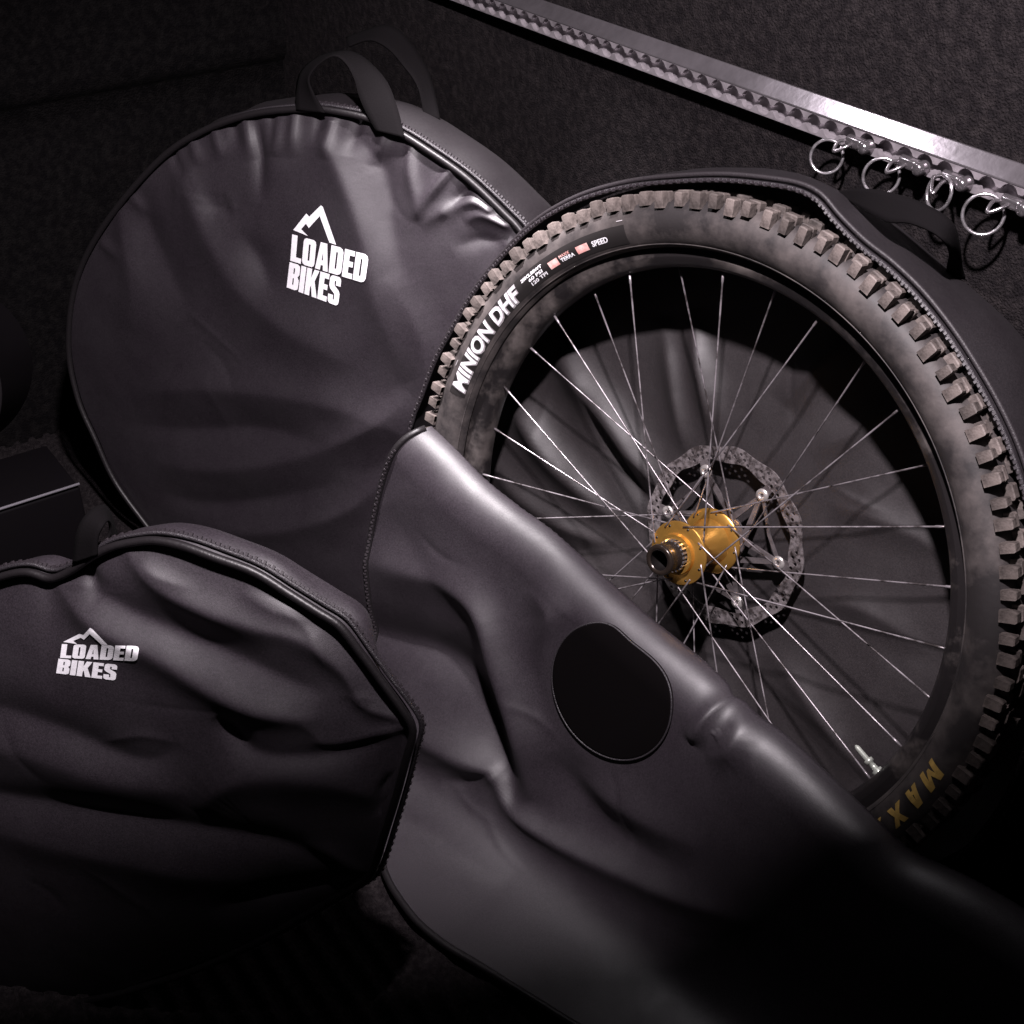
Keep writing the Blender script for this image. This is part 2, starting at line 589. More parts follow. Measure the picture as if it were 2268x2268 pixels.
def ribbon(name, A, B, sheet, material, parent, thick=0.0022, per=7):
    """strap between two edge lines; points are (px, py, offset from the sheet's plane)"""
    A = catmull(A, per); B = catmull(B, per)
    n = max(len(A), len(B))
    A = resample(A, n); B = resample(B, n)
    def w3(L):
        d = rays(L[:, :2])
        t = ((sheet.P - CAM) @ sheet.n + L[:, 2]) / (d @ sheet.n)
        return CAM + d * t[:, None]
    a, b = w3(A), w3(B)
    nc = 6
    V = []
    for i in range(n):
        for k in range(nc):
            V.append(a[i] + (b[i] - a[i]) * k / (nc - 1))
    o = obj(name, V, list(map(tuple, grid_faces(n, nc))), material, parent)
    m = o.modifiers.new('thickness', 'SOLIDIFY'); m.thickness = thick; m.offset = 0
    return o

def zip_teeth(path, step, parent, size=0.0011):
    path = np.asarray(path)
    s_ = np.r_[0, np.cumsum(np.linalg.norm(np.diff(path, axis=0), axis=1))]
    parts = []
    for k, u in enumerate(np.arange(0, s_[-1], step)):
        p = np.array([np.interp(u, s_, path[:, i]) for i in range(3)])
        e = np.array([np.interp(min(u + 0.004, s_[-1]), s_, path[:, i]) for i in range(3)]) - np.array([np.interp(max(u - 0.004, 0), s_, path[:, i]) for i in range(3)])
        e = unit(e); v = unit(CAM - p); w_ = unit(np.cross(e, v))
        parts.append(box_data(p + w_ * (0.0005 if k % 2 else -0.0005), e, w_, np.cross(w_, e), step * 0.33, size * 1.5, size, 0.8))
    V, Fc = merge(parts)
    o = obj('zip_teeth', V, Fc, 'zip_metal', parent, smooth=False)
    o['kind'] = 'stuff'
    return o

# ================================================================== THE SETTING
WX = np.array([0.574, -0.819, 0.0]); WX = unit(WX)        # along the side wall, towards the camera's right
WN = unit([-0.819, -0.574, 0.0])                            # out of the side wall
WUP = np.array([0, 0, 1.0])
WALL_D = 1.045
W0 = -WN * WALL_D                                           # a point on the side wall

def wall_pt(u, v, d=0.0):
    return W0 + WX * u + WUP * v + WN * d

def struct(o):
    o['kind'] = 'structure'
    return o

# ribbed floor carpet, ribs run along the side wall
V, Fc = [], []
pitch = 0.026
nrib = 125
prof = []
for i in range(nrib):
    b = 0.25 - i * 0
    prof += [(i * pitch, 0.0), (i * pitch + 0.004, 0.0065), (i * pitch + 0.011, 0.0065), (i * pitch + 0.015, 0.0)]
for dpt, z in prof:
    for u in np.linspace(-3.0, 2.2, 25):
        V.append(W0 + WX * u + WN * (dpt - 0.02) + WUP * (z - 0.007))
struct(obj('floor', V, list(map(tuple, grid_faces(len(prof), 25))), 'floor_carpet'))

# side wall, slightly uneven carpet
V = []
nu, nv = 90, 50
for j in range(nv):
    for i in range(nu):
        u = -3.0 + 5.2 * i / (nu - 1); v = -0.02 + 2.1 * j / (nv - 1)
        V.append(wall_pt(u, v, 0.006 * noise.noise(Vector((u * 2.2, v * 2.2, 3)))))
struct(obj('wall_right', V, list(map(tuple, grid_faces(nv, nu))), 'wall_carpet'))

# bulkhead at the far end: lower board with a thicker padded upper board overhanging it
corner = on_plane([(815, 100)], W0, WN)[0] - WX * 0.30
B_N = unit([0.588, -0.809, 0.0]); B_X = unit([-0.809, -0.588, 0.0])
def bulk(u, v, d):
    return np.array([corner[0], corner[1], 0]) + B_X * u + WUP * v + B_N * d
bz = on_plane([(420, 168)], np.array([corner[0], corner[1], 0]), B_N)[0][2]    # lower edge of the padded upper board
prof = [(-0.02, -0.008), (bz - 0.06, -0.008), (bz - 0.005, -0.008), (bz, 0.0), (bz + 0.015, 0.012), (bz + 0.04, 0.015), (2.1, 0.015)]
V = []
for v, d in prof:
    for u in np.linspace(-0.25, 2.4, 30):
        V.append(bulk(u, v, d + 0.004 * noise.noise(Vector((u * 3, v * 3, 9)))))
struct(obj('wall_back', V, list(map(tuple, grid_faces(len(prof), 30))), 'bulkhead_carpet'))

# unseen plate added under the ceiling lamp; its edge ends the pool of light
def light_blocker(lamp, gx, cut, drop, hw, depth):
    lamp = np.array(lamp)
    g = unit([gx, 1.0, 0.0])
    edge = lamp + np.array([0, 0, -drop]) + g * (cut * drop / math.hypot(gx, 1.0))
    V, Fc = box_data(edge - g * depth, np.cross([0, 0, 1.0], g), g, WUP, hw, depth, 0.004)
    return struct(obj('light_blocker', V, Fc, 'black_plastic', None, smooth=False))
light_blocker(LAMP, -0.09, 0.288, 0.36, 0.6, 0.35)

# ================================================================== CARGO RAIL ON THE WALL
zr = on_plane([(1800, 297)], W0 + WN * 0.016, WN)[0][2]     # height of the rail's lower edge
rail = thing('cargo_rail', 'long silver aluminium lashing rail with a scalloped slot on the carpeted wall', 'rail', wall_pt(0, zr))
PIT, HR, HC, SLOT = 0.0240, 0.0096, 0.0106, 0.0030
us = np.arange(-2.55, 2.0, PIT / 14)
def lip(v_edge_sign, wa, wb):
    V = []
    for u in us:
        k = (u / PIT - round(u / PIT)) * PIT
        r = math.sqrt(max(HR * HR - k * k, 0.0)) if abs(k) < HR else 0.0
        e = HC + v_edge_sign * max(SLOT, r)
        o = 0.0 if v_edge_sign < 0 else 0.0200
        for v, d in ((o, wa), (o, wb), (e, wb), (e + v_edge_sign * 0.0003, wa)):
            V.append(wall_pt(u, zr + v, d))
    n = len(us)
    return V, [tuple(f) for f in grid_faces(n, 4, wrap=True, flip=(v_edge_sign > 0))]
def extrude_profile(pr):
    V = []
    for u in (us[0], us[-1]):
        for v, d in pr:
            V.append(wall_pt(u, zr + v, d))
    return V, [tuple(f) for f in grid_faces(2, len(pr), wrap=True)]
V, Fc = merge([lip(-1, 0.0095, 0.0165), lip(1, 0.0095, 0.0165)])
sharp_smooth(obj('slot_lip', V, Fc, 'rail_lip', rail), 30)
V, Fc = extrude_profile([(0.0003, 0.0), (0.0003, 0.0163), (0.0018, 0.0100), (0.0020, 0.0042), (0.0180, 0.0042), (0.0185, 0.0100), (0.0198, 0.0150), (0.0198, 0.0)])
obj('channel', V, Fc, 'rail_inside', rail, smooth=False)
V, Fc = extrude_profile([(0.0203, 0.0005), (0.0203, 0.0167), (0.0218, 0.0164), (0.0350, 0.0022), (0.0350, 0.0005)])
bevel(obj('top_flange', V, Fc, 'rail_aluminium', rail, smooth=False), 0.0006)
# screw heads, every fourth hole
scr = None
for k in range(-24, 16):
    if k % 4 != 1:
        continue
    u = (k + 0.0) * PIT * 1.0
    c = wall_pt(u, zr + HC, 0.0065)
    if scr is None:
        V, Fc = lathe_data([(0.0001, 0.0026), (0.0016, 0.0016), (0.0018, 0.0026), (0.0042, 0.0024), (0.0056, 0.0008), (0.0058, -0.002)], 14)
        R = Matrix((tuple(WX), tuple(WUP), tuple(WN))).transposed().to_4x4()
        me = bpy.data.meshes.new('screw'); me.from_pydata([(R @ Vector(v))[:] for v in V], [], Fc); me.update()
        scr = me
    o = link_mesh('screw', scr, 'screw_steel' if not scr.materials else None, rail)
    o.location = tuple(c)

# ring fittings clipped into the rail
def ring_fitting(stud_px, ring_px, rad, turn, label):
    s = on_plane([stud_px], W0 + WN * 0.019, WN)[0]
    t = thing('tie_down_ring', label, 'ring fitting', s, 'ring fittings in the rail')
    base, f0 = merge([box_data(s + WX * 0.000, WX, WUP, WN, 0.0125, 0.0062, 0.0045, 0.75)])
    bevel(obj('stud_base', base, f0, 'stud_steel', t), 0.0022, 3)
    # round plunger beside it
    pc = s + WX * 0.0165 + WUP * 0.0002
    V, Fc = lathe_data([(0.0001, 0.0095), (0.0045, 0.0095), (0.0062, 0.0075), (0.0062, 0.002), (0.0070, 0.0), (0.0070, -0.004)], 20)
    R = np.array([WX, WUP, WN])
    obj('plunger', [pc + np.array(v) @ R for v in V], Fc, 'stud_steel', t)
    # lug
    rc = on_plane([ring_px], W0 + WN * 0.030, WN)[0]
    to = unit(s - rc)
    lug = s - to * 0.006 + WN * 0.006
    path = [s + WX * (-0.010) + WN * 0.003, s - WX * 0.013 + WN * 0.009 - WUP * 0.001, lug + WN * 0.006 - to * 0.008, s - WX * 0.002 + WN * 0.010 - WUP * 0.003, s + WN * 0.003]
    tube('lug', catmull(path, 6), 0.0019, 'stud_steel', t, 8)
    # ring, turned a little so the four do not match
    view = unit(CAM - rc)
    side = unit(np.cross(view, WUP)); up = np.cross(side, view)
    nrm = unit(view * math.cos(turn) + side * math.sin(turn))
    a = unit(np.cross(up, nrm)); b = np.cross(nrm, a)
    P = [rc + rad * (math.cos(k) * a + math.sin(k) * b) for k in np.linspace(0, 2 * math.pi, 49)[:-1]]
    tube('ring', P, 0.0017, 'chrome', t, 8, closed=True)
    return t

ring_fitting((1893, 316), (1831, 347), 0.0163, 0.25, 'chrome ring fitting farthest from the bag strap, leftmost of four on the rail')
ring_fitting((2012, 362), (1952, 391), 0.0170, 0.10, 'chrome ring fitting second from left, partly behind the black strap')
ring_fitting((2106, 396), (2080, 427), 0.0162, 0.85, 'chrome ring fitting turned nearly edge on, third from left')
ring_fitting((2240, 450), (2178, 475), 0.0180, 0.05, 'chrome ring fitting hanging clear at the right, last of the four on the rail')

# ================================================================== BICYCLE WHEEL
WCAM = np.array([0.1773, 0.0421, 1.4211])
NCAM = unit([-0.9475, 0.2803, -1.0])
Rw = np.array([[1, 0, 0], [0, -SP, CP], [0, -CP, -SP]])
NW = Rw @ NCAM
WC = Rw @ WCAM + np.array([0, 0, CAMH]) - NW * 0.011
UPW = unit(np.array([0, 0, 1.0]) - NW[2] * NW)
XW = np.cross(UPW, NW)
MW = Matrix(((XW[0], UPW[0], NW[0], WC[0]), (XW[1], UPW[1], NW[1], WC[1]), (XW[2], UPW[2], NW[2], WC[2]), (0, 0, 0, 1)))
wheel = thing('bicycle_wheel', 'mountain bike wheel with knobbly tyre, gold hub and disc rotor in the open bag', 'wheel', WC, matrix=MW)
TZ = 0.007       # tyre centre plane
def pol(r, a, z):
    return (r * math.cos(a), r * math.sin(a), z)

# tyre carcass
half = [(0.3150, 0.0125), (0.3165, 0.0170), (0.3200, 0.0215), (0.3240, 0.0250), (0.3290, 0.0280), (0.3345, 0.0300), (0.3400, 0.0306), (0.3450, 0.0300), (0.3500, 0.0285),
        (0.3545, 0.0258), (0.3580, 0.0220), (0.3605, 0.0170), (0.3622, 0.0100), (0.3630, 0.0)]
side_r = np.array([p[0] for p in half]); side_z = np.array([p[1] for p in half])
tprof = [(r, TZ - z) for r, z in half] + [(r, TZ + z) for r, z in half[::-1][1:]]
tyre = lathe('tyre', tprof, 'tyre_rubber', wheel, 224)
# bead line
lathe('bead_line', [(0.3188 + 0.0007 * math.cos(k), TZ + 0.0206 + 0.0007 * math.sin(k)) for k in np.linspace(0, 2 * math.pi, 7)[:-1]], 'tyre_rubber', tyre, 180, close=True)

def knob_mesh(name, r0, r1, zc0, zc1, hz0, hz1, ht, chamf=0.78):
    """block standing on the tread; local x = radial, y = tangent, z = axle"""
    V = []
    for r, zc, hz, k in ((r0, zc0, hz0, 1.12), (r1 - 0.0012, zc1, hz1, 1.0), (r1, zc1, hz1 * 0.84, chamf)):
        for sy, sz in ((-1, -1), (1, -1), (1, 1), (-1, 1)):
            V.append((r, sy * ht * k, zc + sz * hz))
    Fc = [(8, 9, 10, 11)]
    for a in (0, 4):
        for i in range(4):
            j = (i + 1) % 4
            Fc.append((a + i, a + j, a + 4 + j, a + 4 + i))
    me = bpy.data.meshes.new(name); me.from_pydata(V, [], [f[::-1] for f in Fc]); me.update()
    bm = bmesh.new(); bm.from_mesh(me); bmesh.ops.recalc_face_normals(bm, faces=bm.faces[:]); bm.to_mesh(me); bm.free()
    me.materials.append(MATS['knob_rubber'])
    return me
NK = 112
kA = knob_mesh('knob', 0.3545, 0.3708, TZ + 0.0250, TZ + 0.0258, 0.0056, 0.0048, 0.0050)
kB = knob_mesh('knob', 0.3560, 0.3698, TZ + 0.0236, TZ + 0.0240, 0.0062, 0.0055, 0.0045)
kC = knob_mesh('knob', 0.3600, 0.3702, TZ + 0.0075, TZ + 0.0075, 0.0056, 0.0050, 0.0072)
kD = knob_mesh('knob', 0.3585, 0.3695, TZ + 0.0160, TZ + 0.0160, 0.0034, 0.0030, 0.0070)
for i in range(NK):
    a = 2 * math.pi * i / NK
    o = link_mesh('knob', kA if i % 2 else kB, None, tyre, smooth=False)
    o.rotation_euler = (random.uniform(-.01, .01), random.uniform(-.006, .006), a + random.uniform(-.005, .005))
    k_ = random.uniform(0.994, 1.004); o.scale = (k_, random.uniform(0.85, 1.08), 1.0)
    if i % 2 == 0:
        o = link_mesh('knob', kC, None, tyre, smooth=False); o.rotation_euler = (0, 0, a + 0.014)
    else:
        o = link_mesh('knob', kD, None, tyre, smooth=False); o.rotation_euler = (0, 0, a + 0.006)
# far side of the tread, seen only as a fringe
parts = []
for i in range(NK):
    a = 2 * math.pi * i / NK
    ms = [kA if i % 2 else kB] + ([kC] if i % 2 else [])
    for me in ms:
        V = []
        for v in me.vertices:
            x, y, z = v.co
            z = 2 * TZ - z
            V.append((x * math.cos(a + .02) - y * math.sin(a + .02), x * math.sin(a + .02) + y * math.cos(a + .02), z))
        parts.append((V, [tuple(p.vertices)[::-1] for p in me.polygons]))
V, Fc = merge(parts)
fk = obj('far_knobs', V, Fc, 'knob_rubber', tyre, smooth=False); fk['kind'] = 'stuff'

def sidewall(r, lift):
    z = np.interp(r, side_r, side_z)
    return z + lift
def tyre_text(name, body, a_start, r_base, height, material, offset=0.0, shear=0.0, lift=0.0008, stretch=1.0, a_end=None, parent=None):
    me = text2d(body, offset, shear)
    V, Fc = mesh_arrays(me, 0.07)
    x0, x1 = V[:, 0].min(), V[:, 0].max()
    y0, y1 = V[:, 1].min(), V[:, 1].max()
    if 'p' in body or 'g' in body:
        pass
    y = (V[:, 1] - y0) / (y1 - y0) * height
    if a_end is None:
        xs = (V[:, 0] - x0) / (y1 - y0) * height * stretch / (r_base + height / 2)
    else:
        xs = (V[:, 0] - x0) / (x1 - x0) * math.radians(a_start - a_end)
    W = []
    for k in range(len(V)):
        r = r_base + y[k]
        a = math.radians(a_start) - xs[k]
        W.append(pol(r, a, TZ + sidewall(r, lift)))
    return obj(name, W, Fc, material, parent or tyre, smooth=False)
def tyre_patch(name, a0, a1, r0, r1, material, lift=0.0004):
    n, m = 24, 8
    V = []
    for j in range(m):
        for i in range(n):
            a = math.radians(a0 + (a1 - a0) * i / (n - 1)); r = r0 + (r1 - r0) * j / (m - 1)
            V.append(pol(r, a, TZ + sidewall(r, lift)))
    return obj(name, V, list(map(tuple, grid_faces(m, n, flip=True))), material, tyre)
tyre_patch('sidewall_label', 169.2, 113.5, 0.3225, 0.3415, 'tyre_patch')
tyre_text('lettering', 'MINION DHF', 168.2, 0.3226, 0.0178, 'print_grey', 0.055, 0.18, 0.0010, a_end=141.2)
tyre_text('lettering', 'MINION DHF', 167.9, 0.3238, 0.0154, 'print_white', 0.022, 0.18, 0.0016, a_end=141.5)
for k, (txt, a0, a1) in enumerate((('29X2.50WT', 139.6, 133.6), ('60 PSI', 138.0, 134.0), ('120 TPI', 138.0, 133.4))):
    tyre_text('lettering', txt, a0, 0.3345 - k * 0.0046, 0.0034, 'print_white', 0.03, 0.1, 0.0010, a_end=a1)
tyre_patch('badge', 132.2, 129.8, 0.3270, 0.3345, 'print_pink', 0.0009)
tyre_text('lettering', 'MAXX', 129.3, 0.3320, 0.0028, 'print_pink', 0.02, 0.1, 0.0010, a_end=126.6)
tyre_text('lettering', 'TERRA', 129.2, 0.3275, 0.0038, 'print_white', 0.03, 0.1, 0.0010, a_end=125.8)
tyre_patch('badge', 125.0, 122.2, 0.3270, 0.3345, 'print_pink', 0.0009)
tyre_text('lettering', 'SPEED', 121.3, 0.3280, 0.0058, 'print_white', 0.03, 0.1, 0.0010, a_end=117.6)
polys_, x_ = [], 0.0
for ch in 'MAXXIS':
    wd_, ps_ = GLYPH[ch]
    polys_ += [[(x_ + p + 0.18 * q, q) for p, q in pl] for pl in ps_]
    x_ += wd_ + 0.34
V, Fc = mesh_arrays(fill2d(polys_), 0.10)
obj('lettering', [pol(0.3290 + 0.0175 * v[1], math.radians(-10.2) - v[0] * 0.0285 / 0.337, TZ + sidewall(0.3290 + 0.0175 * v[1], 0.0012)) for v in V], Fc, 'print_yellow', tyre, smooth=False)
for aa in (115.0, 163.8):
    tyre_patch('vent_mark', aa, aa - 1.3, 0.3455, 0.3465, 'print_grey', 0.0009)

# rim
rprof = [(0.3165, 0.0165), (0.3172, 0.0155), (0.3150, 0.0120), (0.3060, 0.0100), (0.3060, -0.0100), (0.3150, -0.0120), (0.3172, -0.0155), (0.3165, -0.0165),
         (0.3060, -0.0162), (0.2995, -0.0140), (0.2955, -0.0085), (0.2942, 0.0), (0.2955, 0.0085), (0.2995, 0.0140), (0.3060, 0.0162)]
rim = lathe('rim', rprof, 'rim_black', wheel, 200, close=True)
sharp_smooth(rim, 40)

# hub, with axle caps
HZN, HZF = 0.0150, -0.0450
hub = lathe('hub', [(0.0170, HZN + 0.0085), (0.0215, HZN + 0.0080), (0.0222, HZN + 0.0030), (0.0240, HZN + 0.0020), (0.0335, HZN + 0.0016), (0.0345, HZN + 0.0008), (0.0345, HZN - 0.0012), (0.0335, HZN - 0.0020),
                    (0.0245, HZN - 0.0030), (0.0205, HZN - 0.0080), (0.0185, HZN - 0.020), (0.0192, -0.022), (0.0215, HZF + 0.012), (0.0255, HZF + 0.0045), (0.0350, HZF + 0.0020),
                    (0.0360, HZF + 0.0010), (0.0360, HZF - 0.0010), (0.0350, HZF - 0.0020), (0.0250, HZF - 0.0030), (0.0225, HZF - 0.016)], 'hub_gold', wheel, 72)
sharp_smooth(hub, 38)
lathe('axle_cap', [(0.0110, HZN + 0.018), (0.0110, HZN + 0.0355), (0.0150, HZN + 0.0355), (0.0163, HZN + 0.0345), (0.0168, HZN + 0.0310), (0.0150, HZN + 0.0290), (0.0150, HZN + 0.0180), (0.0160, HZN + 0.0165), (0.0160, HZN + 0.006)], 'hub_dark', hub, 48)
lathe('axle_bore', [(0.0110, HZN + 0.0345), (0.0105, HZN + 0.005), (0.0001, HZN + 0.004)], 'bore_black', hub, 32)
tee = []
for k in range(22):
    a = 2 * math.pi * k / 22
    er = np.array([math.cos(a), math.sin(a), 0]); et = np.array([-math.sin(a), math.cos(a), 0])
    tee.append(box_data(er * 0.0163 + np.array([0, 0, HZN + 0.0118]), et, np.array([0, 0, 1.0]), er, 0.0013, 0.0042, 0.0012, 0.7))
V, Fc = merge(tee)
obj('ratchet_teeth', V, Fc, 'screw_steel', hub, smooth=False)

# spokes: 32, three-cross, every other one to the near flange
RA0 = math.radians(6.2)
hole_parts = []
for i in range(32):
    a = RA0 + 2 * math.pi * i / 32
    near = (i % 2 == 0)
    lead = (i // 2) % 2
    fr = 0.0305 if near else 0.0318
    fz = (HZN + (0.0022 if lead else -0.0026)) if near else (HZF + (0.0026 if lead else -0.0028))
    ha = a + (1 if lead else -1) * math.radians(62)
    p_rim = np.array(pol(0.2965, a, 0.0035 if near else -0.0035))
    p_hub = np.array(pol(fr, ha, fz))
    d = p_hub - p_rim
    pts = [p_rim, p_rim + d * 0.042, p_rim + d * 0.044, p_rim + d * 0.16, p_rim + d * 0.19, p_rim + d * 0.8, p_rim + d * 0.97, p_hub, p_hub + np.array([0, 0, (-1 if lead else 1) * 0.0035])]
    rad = [0.0014, 0.0014, 0.0010, 0.0010, 0.00084, 0.00084, 0.0010, 0.0011, 0.0011]
    tube('spoke', pts, rad, 'spoke_steel', wheel, 7)
    # head or hole on the face of the flange
    face = HZN + 0.0021 if near else HZF + 0.0028
    V, Fc = lathe_data([(0.0001, 0.0004), (0.0013, 0.0003), (0.0015, -0.0006)], 8)
    c = np.array(pol(fr - 0.0005, ha, face))
    if lead == 0 or not near:
        hole_parts.append(([c + np.array(v) for v in V], Fc))
V, Fc = merge(hole_parts)
so = obj('spoke_holes', V, Fc, 'bore_black', hub); so['kind'] = 'stuff'

# disc rotor
RZ = -0.066
outer = []
for k in range(360):
    a = 2 * math.pi * k / 360
    outer.append((0.1008 + 0.0016 * math.sin(12 * a + 0.6), a))
inner = [(0.0845 + 0.0016 * math.sin(12 * a + 2.4), a) for _, a in outer]
polys = [[(r * math.cos(a), r * math.sin(a)) for r, a in outer], [(r * math.cos(a), r * math.sin(a)) for r, a in inner]]
for g in range(12):
    for k, (dr, da, hr) in enumerate(((0.0885, -9, .0021), (0.0925, -5.5, .0021), (0.0968, -2, .0020), (0.0885, -1.5, .0021), (0.0925, 2.2, .0021), (0.0965, 5.6, .0020), (0.0885, 6.5, .0021), (0.0925, 10.2, .0019))):
        a = math.radians(30 * g + da + 3)
        cx, cy = dr * math.cos(a), dr * math.sin(a)
        polys.append([(cx + hr * math.cos(q), cy + hr * math.sin(q)) for q in np.linspace(0, 2 * math.pi, 11)[:-1]])
V, Fc = mesh_arrays(fill2d(polys, 0.0009))
V = V + np.array([0, 0, RZ])
rotor = obj('rotor', V, Fc, 'rotor_steel', wheel, smooth=False)
# spider: six pairs of struts between the hub ring and the rivets
sp = [lathe_data([(0.0225, RZ - 0.0012), (0.0290, RZ - 0.0012), (0.0290, RZ + 0.0016), (0.0225, RZ + 0.0016)], 48, close=True)]
def bar(p, q, w0, w1, h):
    p, q = np.array(p), np.array(q)
    d = unit(q - p); s = np.cross([0, 0, 1.0], d)
    V = []
    for z in (-h, h):
        for c, ww in ((p, w0), (q, w1)):
            V.append(c - s * ww + np.array([0, 0, z])); V.append(c + s * ww + np.array([0, 0, z]))
    return V, [(0, 1, 3, 2)[::-1], (4, 5, 7, 6), (0, 2, 6, 4), (1, 5, 7, 3), (0, 4, 5, 1), (2, 3, 7, 6)]
RIV = math.radians(1.5)
for g in range(6):
    a = RIV + g * math.pi / 3
    t = np.array([0.0735 * math.cos(a), 0.0735 * math.sin(a), RZ + 0.0004])
    for da in (-0.50, 0.16):
        sp.append(bar((0.0275 * math.cos(a + da * 1.5), 0.0275 * math.sin(a + da * 1.5), RZ + 0.0003), t * np.array([0.97, 0.97, 1]), 0.0034, 0.0024, 0.0014))
    # curved link to the next rivet
    b = a + math.pi / 3
    m1 = np.array([0.060 * math.cos((a + b) / 2 - 0.1), 0.060 * math.sin((a + b) / 2 - 0.1), RZ + 0.0004])
    t2 = np.array([0.0735 * math.cos(b), 0.0735 * math.sin(b), RZ + 0.0004])
    if g % 2 == 0:
        sp.append(bar(t, m1, 0.0018, 0.0015, 0.0011)); sp.append(bar(m1, t2, 0.0015, 0.0018, 0.0011))
    # tab that carries the rivet out to the track
    sp.append(bar(t * np.array([0.93, 0.93, 1]), t * np.array([1.17, 1.17, 1]), 0.0062, 0.0048, 0.0010))
V, Fc = merge(sp)
obj('spider', V, Fc, 'spider_alloy', rotor, smooth=False)
riv_me = None
for g in range(6):
    a = RIV + g * math.pi / 3
    if riv_me is None:
        V, Fc = lathe_data([(0.0022, -0.002), (0.0022, 0.0018), (0.0034, 0.0030), (0.0048, 0.0030), (0.0056, 0.0022), (0.0072, 0.0020), (0.0074, 0.0)], 26)
        riv_me = bpy.data.meshes.new('rivet'); riv_me.from_pydata(V, [], Fc); riv_me.update()
        riv_me.materials.append(MATS['rivet_silver'])
    o = link_mesh('rivet', riv_me, None, rotor)
    o.location = (0.0735 * math.cos(a), 0.0735 * math.sin(a), RZ + 0.0008)

# valve
va = math.radians(-24.6)
vr = np.array([math.cos(va), math.sin(va), 0]); vt = np.array([-math.sin(va), math.cos(va), 0]); vz = np.array([0, 0, 1.0])
V, Fc = lathe_data([(0.0055, 0.0), (0.0055, 0.0035), (0.0032, 0.0042), (0.0030, 0.012), (0.0048, 0.0125), (0.0048, 0.016), (0.0027, 0.0168), (0.0026, 0.031), (0.0012, 0.0335), (0.0001, 0.034)], 16)
obj('valve', [vr * (0.2955 - v[2]) + vt * v[0] + vz * v[1] for v in V], Fc, 'valve_alloy', wheel)

# ================================================================== OPEN WHEEL BAG
bag = thing('open_wheel_bag', 'open black wheel bag, front panel folded down, holding the knobbly wheel', 'wheel bag', (WC[0], WC[1], 0.0))

def wheel_px(r, a, z):
    """photograph pixel of a wheel-frame point"""
    p = WC + XW * r * math.cos(a) + UPW * r * math.sin(a) + NW * z
    d = p - CAM
    xc = d[0]; zc = d[1] * CP - d[2] * SP; yc = -d[1] * SP - d[2] * CP
    return (1134 + F * xc / zc, 1134 + F * yc / zc)

BACKZ = -0.088
shell_px = [(1020, 900), (1060, 760), (1130, 620), (1230, 500), (1330, 440), (1440, 405), (1550, 388), (1679, 381), (1775, 390), (1860, 424), (1976, 490), (2082, 580), (2160, 645), (2250, 730), (2330, 850), (2390, 1000),
            (2420, 1180), (2425, 1380), (2400, 1560), (2340, 1730), (2250, 1880), (2120, 1990), (1950, 2060), (1750, 2060), (1550, 2000), (1370, 1890), (1220, 1740), (1110, 1560), (1040, 1350), (1010, 1120)]
shell_c = catmull(shell_px, 6, True)
shell3 = on_plane(shell_c, WC + NW * BACKZ, NW) - (WC + NW * BACKZ)
sa = np.arctan2(shell3 @ UPW, shell3 @ XW); sr = np.hypot(shell3 @ UPW, shell3 @ XW)
k_ = np.argsort(sa); sa, sr = sa[k_], sr[k_]
sa = np.r_[sa - 2 * math.pi, sa, sa + 2 * math.pi]; sr = np.r_[sr, sr, sr]
def shell_r(a):
    return float(np.interp(a, sa, sr))
back_out = np.array([wheel_px(min(shell_r((a + math.pi) % (2 * math.pi) - math.pi) - 0.004, 0.40), a, BACKZ) for a in np.linspace(0, 2 * math.pi, 121)[:-1]])
back_c = np.array(wheel_px(0, 0, BACKZ))
rho_b = rho_of(back_out, back_c)
back_ridges = [
    [(1245, 740, 0, 40), (1285, 830, 14, 46), (1360, 930, 16, 46), (1425, 1030, 12, 42), (1480, 1110, 0, 34)],
    [(1150, 880, 0, 36), (1180, 930, 13, 38), (1240, 1020, 15, 40), (1320, 1100, 11, 38), (1400, 1170, 0, 34)],
    [(1300, 850, 0, 20), (1350, 970, -8, 24), (1420, 1090, -6, 22), (1450, 1130, 0, 20)],
    [(1540, 680, 0, 26), (1555, 780, 9, 30), (1570, 870, 9, 32), (1585, 980, 0, 30)],
    [(1470, 700, 0, 24), (1490, 800, 6, 28), (1510, 930, 6, 26), (1520, 1010, 0, 24)],
    [(1090, 1000, 0, 28), (1150, 1080, 9, 32), (1260, 1160, 10, 36), (1360, 1210, 0, 30)],
    [(1830, 1120, 0, 36), (1930, 1140, 4, 40), (2040, 1190, 4, 38), (2110, 1240, 0, 30)],
    [(1790, 1330, 0, 34), (1890, 1340, 4, 38), (1990, 1390, 3, 36), (2070, 1450, 0, 30)],
    [(1700, 1430, 0, 34), (1780, 1530, 6, 38), (1860, 1640, 5, 34), (1910, 1720, 0, 30)],
    [(1560, 1440, 0, 30), (1600, 1540, 6, 34), (1660, 1660, 5, 30), (1700, 1740, 0, 26)],
    [(1740, 900, 0, 36), (1800, 830, 8, 40), (1880, 760, 6, 36), (1930, 710, 0, 30)],
    [(1800, 1010, 0, 34), (1890, 960, 4, 38), (1990, 900, 3, 34), (2060, 860, 0, 30)],
]
back = Sheet(WC + NW * BACKZ, NW, scaled(back_ridges, 1.5) + fine_creases(14, (1100, 650, 2100, 1750), 60, 50, 3), puff=lambda px: 0.010 * np.clip((rho_b(px) - 0.25) / 0.75, 0, 1) ** 1.5, nz=0.0016, nscale=11, seed=4.0)
polar_panel('back_panel', back, catmull(back_out, 2, True), back_c, 'inner_fabric', bag, 420, 150)
